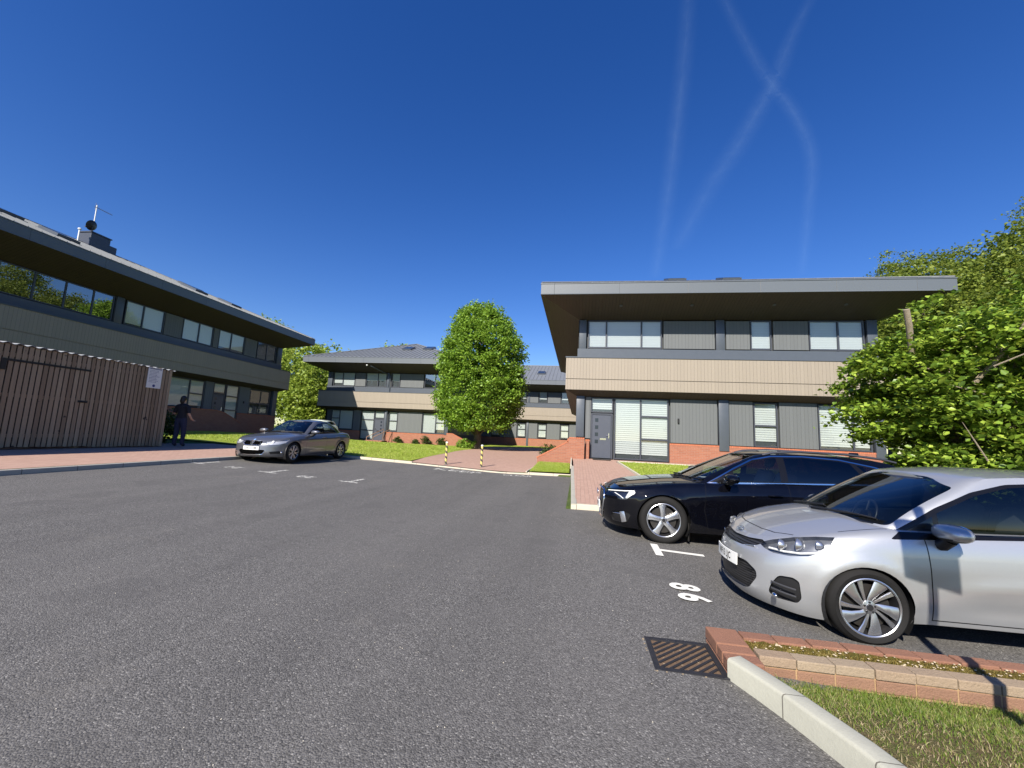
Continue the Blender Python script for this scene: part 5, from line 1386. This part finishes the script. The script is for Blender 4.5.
def extras_saloon(C):
    for o, sg in zip([o for o in C.children if o.name.startswith('headlight')], (-1, 1)):
        b2 = bmesh.new()
        for x, y in ((.22,.56),(.36,.67)): ball(b2, (x+.02, sg*y, .635), .050, 14, 8)
        obj('lamp_bowl', b2, MAT['white'], o, smooth=60)
    for sg in (-1, 1):
        b2 = bmesh.new(); p = [(-.025,.53),(-.22,.532),(-.292,.59),(-.277,.662),(-.10,.67),(-.025,.662)]
        tube(b2, [(.018+.35*abs(y)**2.4, -sg*y, z) for y, z in p + p[:1]], .012, 6); obj('grille_surround', b2, MAT['chrome'], C, smooth=60)
        b2 = bmesh.new(); tube(b2, [(.105,sg*.47,.50),(.085,sg*.44,.40),(.055,sg*.36,.262),(.02,sg*.1,.245),(.018,0,.245)], .016, 6); obj('bumper_trim', b2, MAT['chrome'], C, smooth=60)
        b2 = bmesh.new(); ball(b2, (.36, sg*.765, .33), .04, 12, 8, (.7,1,.8)); obj('fog_lamp', b2, MAT['chrome'], C, smooth=60)
    b2 = bmesh.new(); lathe(b2, [(0,-.006),(.035,-.006),(.038,0)], 20, 'z', Matrix.Translation((.14,0,.70)) @ Matrix.Rotation(-.5, 4, 'Y') @ Matrix.Rotation(pi, 4, 'X')); obj('badge', b2, plain('badge_blue', (.2,.35,.6), .3), C, smooth=40)
extras_saloon(CAR3)
# pale car glimpsed behind the grey saloon
h2 = dict(hatch); h2['paint'] = PALEP; h2['style'] = 'multi'; h2['plate'] = (-.012,.525,.06,'OY12 RFK')
CAR4 = make_car(h2, (-22.7, 29.6, T(-21.5, 29.5)+.06), 0, "pale car whose roof just shows behind the dark grey saloon")
# ------------------------------------------------------------------ trees and plants
def leaves_np(C, size, up=.5, fold=.25):
    """one folded leaf (two quads sharing a midrib) at every point"""
    n = len(C); s = (size*RNG.uniform(.65, 1.3, n))[:, None]
    nz = RNG.normal(0, 1, (n, 3)); nz[:,2] = np.abs(nz[:,2])*.9 + up; nz /= np.linalg.norm(nz, axis=1)[:, None]
    a = RNG.normal(0, 1, (n, 3)); t = a - nz*(a*nz).sum(1)[:, None]; t /= np.linalg.norm(t, axis=1)[:, None]; b = np.cross(nz, t)
    v0 = C - t*s*.5; v3 = C + t*s*.55; m1 = C - t*s*.08; w = s*.40
    l = m1 + b*w + nz*s*fold*.5; r = m1 - b*w + nz*s*fold*.5; l2 = C + t*s*.25 + b*w*.7 + nz*s*fold*.4; r2 = C + t*s*.25 - b*w*.7 + nz*s*fold*.4
    V = np.stack([v0, l, l2, v3, r2, r], 1).reshape(-1, 3); i = np.arange(n)[:, None]*6
    F = np.concatenate([i + np.array([[0,3,2,1]]), i + np.array([[0,5,4,3]])], 1).reshape(-1, 4)
    return V, F

def crown_points(c, rad, n_cl, per, cl_r, shape=None, shell=.55, zmin=None, seed=0, gaps=.0, bumpk=1.0):
    rng = np.random.default_rng(seed); out = []; cen = []
    c = np.array(c); rad = np.array(rad); ph = rng.uniform(0, 6.28, 8)
    k = 0
    while len(cen) < n_cl and k < n_cl*40:
        k += 1
        d = rng.normal(0, 1, 3); d /= np.linalg.norm(d)
        r = (shell + (1-shell)*rng.uniform(0, 1)**.6) if rng.uniform() < .82 else rng.uniform(.2, shell)
        az = math.atan2(d[1], d[0]); bump = 1 + bumpk*(.09*math.sin(3*az+ph[0]+2.5*d[2]) + .07*math.sin(5*az+ph[1]-4*d[2]) + .06*math.sin(9*d[2]+ph[2]+2*az))
        p = d*r*bump
        if shape is not None:
            f = shape(p[2]); p[0] *= f; p[1] *= f
        q = c + p*rad
        if zmin is not None and q[2] < zmin: continue
        if gaps and (math.sin(q[0]*1.9+ph[3])*math.sin(q[1]*1.7+ph[4])*math.sin(q[2]*2.1+ph[5])) > 1-gaps: continue
        cen.append(q)
    cen = np.array(cen)
    P = np.repeat(cen, per, 0) + rng.normal(0, 1, (len(cen)*per, 3))*np.array([cl_r, cl_r, cl_r*.6])
    return P, cen

def branches(bm, base, top, r0, cen, n=26, r1=.05, seed=0):
    """trunk with limbs reaching towards some leaf clumps"""
    rng = random.Random(seed); b = Vector(base); t = Vector(top); N = 9; pts = []
    for i in range(N+1):
        f = i/N; pts.append(b.lerp(t, f) + Vector((rng.uniform(-1,1), rng.uniform(-1,1), 0))*.12*f*r0*6)
    tube(bm, pts, [r0*(1.35 if i == 0 else 1)*(1-.85*i/N) for i in range(N+1)], 10)
    for k in range(n):
        e = Vector(cen[rng.randrange(len(cen))]); f = clamp((e.z - b.z)/(t.z-b.z)*.7, .12, .9)
        s = pts[int(f*N)]; m = s.lerp(e, .5) + Vector((rng.uniform(-.3,.3), rng.uniform(-.3,.3), rng.uniform(0,.4)))
        tube(bm, [s, s.lerp(m, .5)+Vector((0,0,.1)), m, e], [r1*(1.3), r1*.9, r1*.55, r1*.15], 6, cap=False)

def tree(name, label, base, h, rad, cz, n_cl, per, cl_r, leaf, mat, bark='bark', tr=.25, shape=None, shell=.55, zmin=None, seed=0, group=None, gaps=0, nb=26, lean=(0,0), up=.5, cat='tree', r1=.05, bump=1.0):
    T_ = empty(name, base); tag(T_, label, cat, group)
    c = (lean[0], lean[1], cz)
    P, cen = crown_points(c, rad, n_cl, per, cl_r, shape, shell, zmin, seed, gaps, bump)
    V, F = leaves_np(P, leaf, up); mesh_np('crown', V, F, mat, T_)
    bm = bmesh.new(); branches(bm, (0,0,-.2), (lean[0]*.8, lean[1]*.8, cz+rad[2]*.7), tr, cen, nb, r1, seed); obj('trunk', bm, MAT[bark], T_, smooth=60)
    return T_

LIME = leaf_mat('lime_leaves', [(.1, (.06,.115,.014)), (.35, (.15,.27,.03)), (.6, (.23,.37,.045)), (.85, (.33,.47,.07))], .38, .42, .5)
SYC = leaf_mat('sycamore_leaves', [(.1, (.04,.075,.012)), (.4, (.13,.22,.025)), (.65, (.25,.36,.04)), (.9, (.46,.54,.09))], .24, .4, .55)
BEECH = leaf_mat('beech_leaves', [(.1, (.07,.10,.016)), (.4, (.145,.20,.03)), (.7, (.22,.275,.04)), (.9, (.31,.33,.07))], .35, .5, .25)
MIDG = leaf_mat('mixed_leaves', [(.1, (.10,.15,.02)), (.45, (.22,.31,.04)), (.75, (.34,.42,.07)), (.95, (.48,.48,.16))], .35, .5, .2)
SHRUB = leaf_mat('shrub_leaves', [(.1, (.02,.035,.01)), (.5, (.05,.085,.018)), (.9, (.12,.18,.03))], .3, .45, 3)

# round tree in the middle (egg-shaped, wider at the bottom)
tree('lime_tree', 'round topped bright green tree standing on the plaza edge in the middle', (-7.75, 31.6, .27), 12, (3.28, 3.2, 5.35), 6.2, 1300, 48, .24, .165, LIME, tr=.30,
     shape=lambda z: (1.0 + .38*min(1, -z)**1.5) if z < 0 else (1 - .10*min(1, z)**2), shell=.78, zmin=1.5, bump=.6, seed=3, nb=30, r1=.06)
# sycamore leaning over the bays on the right
def syc():
    base = (9.3, 10.4, .12); S = empty('sycamore_tree', base); tag(S, 'leafy sycamore with pale cut branches overhanging behind the silver and black cars', 'tree')
    rng = np.random.default_rng(77); pts = []; cen = []
    for c, r, n in (((.05,.3,2.75),(3.0,2.8,2.5),225), ((-1.75,-.3,2.2),(1.45,1.5,1.8),60), ((-1.2,-.9,3.4),(1.3,1.0,1.2),26), ((3.4,1.5,2.9),(2.8,2.6,2.6),90), ((1.2,-.2,1.1),(3.4,2.3,1.25),56), ((.3,.6,2.0),(1.9,1.9,1.7),22)):
        for _ in range(n):                                  # flat leafy sprays with air between them
            d = rng.normal(0, 1, 3); d /= np.linalg.norm(d); p = np.array(c) + d*np.array(r)*(.62+.40*rng.uniform())
            if p[2] < .15: continue
            p[2] = round(p[2]/.46)*.46 + rng.normal(0, .07) + .10*math.sin(p[0]*1.7)
            out = np.array([d[0], d[1], -.25]); out /= np.linalg.norm(out); sd = np.array([-out[1], out[0], 0]); sd /= max(np.linalg.norm(sd), 1e-6)
            R_ = rng.uniform(.28, .55); cen.append(p)
            m = int(rng.uniform(95, 190)*(R_/.4)**1.6)
            a = rng.normal(0, .5, (m, 1))*R_; b = rng.normal(0, .5, (m, 1))*R_; z = rng.normal(0, .075, (m, 1))
            pts.append(p + a*out + b*sd + z*np.array([0,0,1]) - np.abs(b)*np.array([0,0,.18]))
    P = np.concatenate(pts); c1 = np.array(cen); V, F = leaves_np(P, .108, .95); mesh_np('crown', V, F, SYC, S)
    bm = bmesh.new()
    for k, (dx, dy) in enumerate(((0,0),(.5,.2),(-.4,.3))):
        branches(bm, (dx, dy, -.2), (dx*3, dy*3+.3, 3.9+.4*k), .13, c1, 22, .035, 20+k)
    obj('trunk', bm, MAT['palebark'], S, smooth=60)
    bm = bmesh.new()                                            # sawn-off limbs and bare twigs that catch the sun
    tube(bm, [(-2.2,-.4,3.3),(-2.35,-.6,3.7),(-2.5,-.8,4.05),(-2.6,-.9,4.36)], [.06,.06,.058,.055], 9)
    tube(bm, [(-1.6,-1.0,2.8),(-1.2,-1.4,3.6),(-.75,-1.7,4.7),(-.45,-1.9,5.0)], [.05,.03,.018,.006], 6)
    tube(bm, [(1.2,.2,1.5),(.9,-1.6,2.7),(.4,-2.3,3.2),(.2,-2.5,3.3)], [.06,.05,.03,.012], 6)
    tube(bm, [(1.4,0,1.0),(1.2,-1.7,2.0),(.5,-2.3,2.2)], [.09,.07,.02], 7)
    tube(bm, [(1.5,0,.8),(1.0,-2.0,1.5),(.6,-2.4,1.9)], [.07,.05,.012], 7)
    for k in range(7):
        a = Vector((random.uniform(-2.5,2.5), random.uniform(-2.4,-1.0), random.uniform(1.2,4.6))); d = Vector((random.uniform(-.6,.6), random.uniform(-.6,.1), random.uniform(.2,.9)))
        tube(bm, [a-d*.6, a, a+d*.5], [.014,.010,.003], 5)
    obj('cut_branches', bm, MAT['palebark'], S, smooth=60); return S
syc()
# tall beeches on the bank behind the right-hand block
BT = [(33.0, 50.0, 19, (4.0,4.0,7.0), 13.6), (24.7, 33.5, 15.5, (4.7,4.6,6.8), 7.8), (32.0, 34, 18.5, (5.6,5.6,8.6), 9.2), (39.0, 31.0, 19.0, (7.0,7.0,9.6), 10.4), (31.0, 21.0, 13.5, (5.6,5.6,7.0), 7.4), (42.0, 56.0, 30, (9.0,8.0,12.5), 13.5), (30.5, 57.0, 25, (7.0,7.0,10.0), 10.5), (54.0, 50.0, 32, (9.0,8.0,14.5), 16.5)]
BLAB = ['lowest beech crown showing just above the roof edge of the nearest block', 'olive green beech rising behind the right end of the nearest block', 'tallest olive green beech on the bank at the right', 'broad beech further right whose top leaves the frame',
        'beech on the bank directly behind the sycamore', 'big beech far up the bank, mirrored in the upper windows of the left block', 'beech on the bank hidden behind the roof of the nearest block', 'furthest beech on the bank to the right']
for i, (x, y, h, r, cz) in enumerate(BT):
    tree('beech_tree', BLAB[i], (x, y, .5), h, r, cz, int(800*(r[0]/5)**1.6), 44, .42, .23, BEECH, tr=.35, shell=.68, zmin=1.0, seed=30+i, bump=.55, group='beeches on the bank to the right', nb=14, r1=.08)
# trees behind the left-hand blocks
LT = [(-36.0, 50.0, (6.0,5.5,5.8), 6.6, 'tall light green tree filling the gap between the shaded block and the far block', 41), (-31.5, 46.0, (3.8,3.6,4.6), 4.8, 'lower bushy tree in front of the gap between the two left blocks', 42), (-45.5, 50.5, (5,5,6.2), 10.2, 'tree top peeping over the roof end of the shaded left block', 43),
      (-31.0, 66.0, (5,5,6.2), 9.4, 'small tree top showing above the hipped roof of the far block', 44)]
for x, y, r, cz, lb, sd in LT:
    tree('garden_tree', lb, (x, y, .3), 9, r, cz, int(400*(r[0]/5)**1.5), 34, .5, .34, MIDG, tr=.3, shell=.65, zmin=.6, seed=sd, group='trees behind the left blocks', nb=12, r1=.07)

def shrub(label, base, rad, n_cl, per, leaf, seed, mat=None, group='small shrubs', cl=.07):
    S = empty('shrub', base); tag(S, label, 'shrub', group)
    P, cen = crown_points((0,0,rad[2]*.9), rad, n_cl, per, cl, None, .4, .02, seed); V, F = leaves_np(P, leaf, .4); mesh_np('foliage', V, F, mat or SHRUB, S)
    bm = bmesh.new()
    for k in range(7):
        e = Vector(cen[(k*13) % len(cen)]); tube(bm, [(0,0,-.05), e*.5, e], [.02,.012,.004], 5)
    obj('stems', bm, MAT['bark'], S); return S
shrub('bright green shrub clump round the foot of the round tree', (-8.45, 31.0, .27), (.85,.7,.42), 90, 24, .09, 50, LIME)
for i, (x, r, lb) in enumerate(((-16.9,.42,'first small shrub right of the far steps against the brick plinth'), (-15.2,.30,'small round bush second along the far brick plinth'), (-14.15,.55,'widest leafy shrub in the bed of the far block'), (-11.75-.9,.5,'shrub at the right end of the bed of the far block'))):
    shrub(lb, (x, 37.35, .26), (r, .35, r*.75), 46, 22, .08, 51+i)
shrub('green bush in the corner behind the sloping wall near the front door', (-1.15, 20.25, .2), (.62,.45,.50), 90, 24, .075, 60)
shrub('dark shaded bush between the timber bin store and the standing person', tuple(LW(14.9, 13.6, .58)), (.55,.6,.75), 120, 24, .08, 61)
# ------------------------------------------------------------------ bollards
def stripe_mat():
    t = NT('hazard_stripes'); co = t.coord(); sp = t.add('ShaderNodeSeparateXYZ'); t.link(co, sp.inputs[0])
    an = t.math('ARCTAN2', sp.outputs[1], sp.outputs[0]); u = t.math('ADD', t.math('DIVIDE', sp.outputs[2], .215), t.math('DIVIDE', an, 2*pi))
    g = t.math('LESS_THAN', t.math('FRACT', u), .45); n = t.noise(9, 4, .6, co)
    c = t.mix(g, (.66,.55,.16), (.03,.03,.032)); c = t.mix(t.math('MULTIPLY', n, .25), c, (.3,.27,.18))
    t.set(Base_Color=c, Roughness=.5); return t.m
STR = stripe_mat()
def bollard(x, y, label):
    b = empty('bollard', (x, y, lot_z(x)+.055)); tag(b, label, 'bollard', 'striped bollards across the plaza entrance')
    bm = bmesh.new(); tube(bm, [(0,0,.03),(0,0,.89)], .046, 18); obj('post', bm, STR, b, smooth=50)
    bm = bmesh.new(); lathe(bm, [(.047,.89),(.050,.90),(.050,.925),(.04,.945),(.0,.952)], 18, 'z'); obj('cap', bm, MAT['white'], b, smooth=50)
    bm = bmesh.new(); lathe(bm, [(.10,0),(.10,.022),(.06,.035),(.05,.05)], 18, 'z'); obj('base_plate', bm, MAT['steel'], b, smooth=40)
bollard(-5.36, 16.62, 'yellow and black striped bollard in front of the lawn edge, further from the front door')
bollard(-3.93, 16.95, 'yellow and black striped bollard in the middle of the paved way, nearer the front door')

# ------------------------------------------------------------------ sign on a post just right of the picture; its shadow falls across the silver car
sp_ = empty('sign_post', (2.19, 1.82, .03), 0); tag(sp_, 'grey post with a bay sign whose shadow falls over the silver hatchback', 'sign')
bm = bmesh.new(); tube(bm, [(0,0,-.1),(0,0,2.86)], .036, 14); obj('pole', bm, MAT['steel'], sp_, smooth=50)
bm = bmesh.new(); box(bm, -.19,.19,-.052,-.040,2.16,2.74, M=Matrix.Rotation(-.32, 4, 'Z'), bev=.004); obj('sign_panel', bm, MAT['white'], sp_)
bm = bmesh.new()
for z in (2.26, 2.62): box(bm, -.06,.06,-.039,.045,z,z+.03)
obj('clamp', bm, MAT['chrome'], sp_)

# ------------------------------------------------------------------ the person by the bin store
def skinned(name, joints, bones, mat, parent, sub=2, root=0):
    me = bpy.data.meshes.new(name); me.from_pydata([j[:3] for j in joints], bones, []); o = bpy.data.objects.new(name + '_tmp', me); COL.objects.link(o)
    sk = o.modifiers.new('s', 'SKIN'); sk.use_smooth_shade = True; o.modifiers.new('b', 'SUBSURF').levels = sub
    for i, j in enumerate(joints):
        r = j[3]; me.skin_vertices[0].data[i].radius = r if isinstance(r, tuple) else (r, r); me.skin_vertices[0].data[i].use_root = (i == root)
    bpy.context.view_layer.update(); dg = bpy.context.evaluated_depsgraph_get()
    m2 = bpy.data.meshes.new_from_object(o.evaluated_get(dg)); m2.name = name; bpy.data.objects.remove(o)
    m2.materials.clear()
    for m in (mat if isinstance(mat, (list, tuple)) else [mat]): m2.materials.append(m)
    m2.polygons.foreach_set('use_smooth', [True]*len(m2.polygons))
    return link(bpy.data.objects.new(name, m2), parent)
SKIN = plain('skin', (.50,.30,.22), .55, var=.08); NAVY = plain('navy_trousers', (.016,.02,.05), .85, bump=.002); TOPM = plain('black_top', (.010,.010,.015), .85, bump=.002); HAIR = plain('dark_hair', (.012,.009,.008), .5)
pp = LW(13.4, 13.0, .575)
PE = empty('person', pp, YL + .12); tag(PE, 'person in a black top and navy trousers seen from behind beside the bin store', 'person')
# x right, y away from the viewer (the way they face), z up
J = [(0,0,.95,(.15,.115)), (0,.01,1.10,(.135,.10)), (0,.015,1.28,(.165,.11)), (0,.0,1.41,(.13,.085)), (0,.005,1.50,.055), (0,.02,1.575,.06), (0,.025,1.66,(.078,.092)), (0,.02,1.73,.06),
     (-.19,.0,1.41,.060),(-.285,.02,1.13,.045),(-.36,.16,1.20,.038),(-.33,.27,1.29,.030),
     (.19,.0,1.41,.060),(.275,-.02,1.13,.045),(.27,.13,.97,.036),(.255,.21,.93,.028),
     (-.10,.0,.88,.092),(-.115,.02,.50,.062),(-.13,-.02,.10,.045),(-.135,.08,.045,.04),
     (.10,.0,.88,.092),(.125,.03,.50,.062),(.14,-.01,.10,.045),(.15,.09,.045,.04)]
Bn = [(0,1),(1,2),(2,3),(3,4),(4,5),(5,6),(6,7),(3,8),(8,9),(9,10),(10,11),(3,12),(12,13),(13,14),(14,15),(0,16),(16,17),(17,18),(18,19),(0,20),(20,21),(21,22),(22,23)]
body = skinned('body', J, Bn, [SKIN], PE)
ctr = {p.index: p.center for p in body.data.polygons}
def cloth(name, test, mat, push):
    bm = bmesh.new(); bm.from_mesh(body.data); bm.normal_update()
    bmesh.ops.delete(bm, geom=[f for f in bm.faces if not test(f.calc_center_median())], context='FACES')
    for v in bm.verts: v.co += v.normal*push
    return obj(name, bm, mat, PE, smooth=70)
cloth('top', lambda c: .93 < c.z < 1.50 and not ((c.x < -.2 or c.x > .2) and c.z < 1.17) and not (abs(c.x) > .2 and c.y > .06), TOPM, .014)
cloth('trousers', lambda c: .07 < c.z < .99 and abs(c.x) < .235 and not (c.z < .14 and c.y > .03), NAVY, .018)
cloth('shoes', lambda c: c.z < .10, MAT['black'], .014)
bm = bmesh.new(); ball(bm, (0,-.005,1.685), .1, 18, 12, (.88,1.02,1.05)); ball(bm, (0,-.06,1.60), .085, 14, 10, (.95,.7,1.2)); obj('hair', bm, HAIR, PE, smooth=80)
for sg, w in ((-1, (-.33,.27,1.29)), (1, (.255,.21,.93))):       # hands: palm, four fingers, thumb, loosely curled
    w = Vector(w); d = Vector((.3*-sg*.3, .8, .45 if sg < 0 else -.25)).normalized(); s = Vector((0,0,1)).cross(d).normalized(); n = s.cross(d)
    jj = [tuple(w)+(.026,), tuple(w+d*.07)+((.040,.016),)]; bb = [(0,1)]
    for k, L_ in enumerate((.068,.078,.072,.055)):
        b0 = w + d*.075 + s*(.030-.020*k); jj += [tuple(b0)+(.009,), tuple(b0+d*L_*.55-n*.012)+(.0085,), tuple(b0+d*L_*.85-n*.035)+(.007,)]; i = len(jj); bb += [(1,i-3),(i-3,i-2),(i-2,i-1)]
    t0 = w + d*.03 + s*.035*sg*-1; jj += [tuple(t0)+(.010,), tuple(t0+d*.04+s*.02*-sg)+(.008,)]; i = len(jj); bb += [(0,i-2),(i-2,i-1)]
    skinned('hand', jj, bb, SKIN, PE, 1)

# ------------------------------------------------------------------ contrails, thin ice cloud far up
def trail_mat():
    t = NT('contrail_ice'); t.n.remove(t.b); co = t.coord('UV'); sp = t.add('ShaderNodeSeparateXYZ'); t.link(co, sp.inputs[0])
    v = t.math('ABSOLUTE', t.math('MULTIPLY_ADD', sp.outputs[1], 2.0, -1.0)); e = t.math('SUBTRACT', 1.0, v); e = t.math('POWER', e, 1.6)
    mp = t.add('ShaderNodeMapping'); mp.inputs['Scale'].default_value = (26, 3.0, 1); t.link(co, mp.inputs[0]); n = t.noise(1.0, 5, .65, mp.outputs[0])
    e2 = t.math('MULTIPLY', t.math('POWER', t.math('SINE', t.math('MULTIPLY', sp.outputs[0], pi)), .35), 1.0)
    a = t.math('MULTIPLY', t.math('MULTIPLY', t.math('MULTIPLY', e, t.math('MULTIPLY_ADD', n, 1.0, .05)), e2), .041)
    tr = t.add('ShaderNodeBsdfTransparent'); df = t.add('ShaderNodeBsdfTranslucent'); df.inputs[0].default_value = (.70,.95,1,1)
    d2 = t.add('ShaderNodeBsdfDiffuse'); d2.inputs[0].default_value = (.70,.95,1,1); ad = t.add('ShaderNodeAddShader'); t.link(df.outputs[0], ad.inputs[0]); t.link(d2.outputs[0], ad.inputs[1])
    mx = t.add('ShaderNodeMixShader'); t.link(a, mx.inputs[0]); t.link(tr.outputs[0], mx.inputs[1]); t.link(ad.outputs[0], mx.inputs[2]); t.link(mx.outputs[0], t.out.inputs[0]); return t.m
TRM = trail_mat()
def contrail(label, pts, w0, w1):
    """a ribbon lying level at 8 km; points in km east / north of the viewer"""
    n = 60; P = []
    for i in range(n+1):
        f = i/n*(len(pts)-1); k = min(int(f), len(pts)-2); t = f-k
        p0, p1, p2, p3 = pts[max(k-1,0)], pts[k], pts[k+1], pts[min(k+2, len(pts)-1)]
        P.append(Vector([.5*(2*p1[j] + (p2[j]-p0[j])*t + (2*p0[j]-5*p1[j]+4*p2[j]-p3[j])*t*t + (3*p1[j]-p0[j]-3*p2[j]+p3[j])*t**3) for j in (0,1)] + [8.0])*1000)
    bm = bmesh.new(); uv = bm.loops.layers.uv.new('UVMap'); rows = []
    for i, p in enumerate(P):
        d = (P[min(i+1,n)]-P[max(i-1,0)]).normalized(); s = Vector((-d.y, d.x, 0)); w = (w0+(w1-w0)*i/n)*500
        rows.append([bm.verts.new(p+s*w), bm.verts.new(p-s*w)])
    for i in range(n):
        f = bm.faces.new((rows[i][0], rows[i][1], rows[i+1][1], rows[i+1][0]))
        for l, c in zip(f.loops, ((i/n,0),(i/n,1),((i+1)/n,1),((i+1)/n,0))): l[uv].uv = c
    tag(obj('contrail', bm, TRM), label, 'contrail', 'old contrails in the blue sky')
contrail('straight faint contrail rising almost vertically left of the others', [(1.68,6.43),(2.0,8.17),(2.35,10.58),(2.89,14.72),(3.55,20.27)], .36, .95)
contrail('curved contrail that starts at the top edge and bends down to the right', [(2.15,6.64),(3.08,7.85),(3.93,8.87),(4.99,9.98),(6.25,11.75),(7.64,14.75),(10.09,20.18)], .30, .65)
contrail('broader soft contrail running diagonally down to the roof between the other two', [(3.91,7.02),(3.94,7.95),(4.07,8.89),(4.06,9.89),(4.03,11.13),(3.88,12.96),(3.85,17.21)], .30, 1.2)

# ------------------------------------------------------------------ daylight
AZ, EL = radians(17), radians(37)
w = bpy.data.worlds.new('World'); scene.world = w; w.use_nodes = True; nt = w.node_tree
sky = nt.nodes.new('ShaderNodeTexSky'); sky.sky_type = 'NISHITA'; sky.sun_disc = False
sky.sun_elevation = EL; sky.sun_rotation = pi + AZ; sky.altitude = 100; sky.air_density = 1.0; sky.dust_density = .3; sky.ozone_density = 3.0
hs = nt.nodes.new('ShaderNodeHueSaturation'); hs.inputs['Saturation'].default_value = 1.33; hs.inputs['Hue'].default_value = .518
nt.links.new(sky.outputs[0], hs.inputs['Color']); nt.links.new(hs.outputs[0], nt.nodes['Background'].inputs[0]); nt.nodes['Background'].inputs[1].default_value = .092
sun = bpy.data.lights.new('sun', 'SUN'); sun.energy = 5.0; sun.angle = radians(.53); sun.color = (1.0, .93, .82)
so = bpy.data.objects.new('sun', sun); COL.objects.link(so); so.location = (-20, -60, 60)
d = Vector((sin(AZ)*cos(EL), cos(AZ)*cos(EL), -sin(EL))); so.rotation_euler = d.to_track_quat('-Z', 'Y').to_euler()

# ------------------------------------------------------------------ camera (wide phone lens held a little crooked)
pitch, roll, yaw = .123706, .0460283, .163377
F = Vector((-sin(yaw)*cos(pitch), cos(yaw)*cos(pitch), sin(pitch))); r0 = Vector((cos(yaw), sin(yaw), 0)); u0 = r0.cross(F)
rr_ = r0*cos(roll) + u0*sin(roll); uu = u0*cos(roll) - r0*sin(roll)
cam = bpy.data.cameras.new('camera'); co_ = bpy.data.objects.new('camera', cam); COL.objects.link(co_)
co_.matrix_world = Matrix.Translation((0, 0, 1.5)) @ Matrix((rr_, uu, -F)).transposed().to_4x4()
cam.sensor_width = 36; cam.sensor_fit = 'HORIZONTAL'; cam.lens = 36*411.17/1024; cam.clip_start = .05; cam.clip_end = 80000
scene.camera = co_
scene.view_settings.view_transform = 'Standard'; scene.view_settings.look = 'None'; scene.view_settings.gamma = 1; scene.view_settings.use_curve_mapping = False
scene.view_settings.exposure = .74
cy = scene.cycles
scene.render.engine = 'CYCLES'; cy.max_bounces = 7; cy.transparent_max_bounces = 16; cy.diffuse_bounces = 1; cy.glossy_bounces = 3; cy.caustics_reflective = False; cy.caustics_refractive = False
cy.use_denoising = True; cy.sample_clamp_indirect = 6
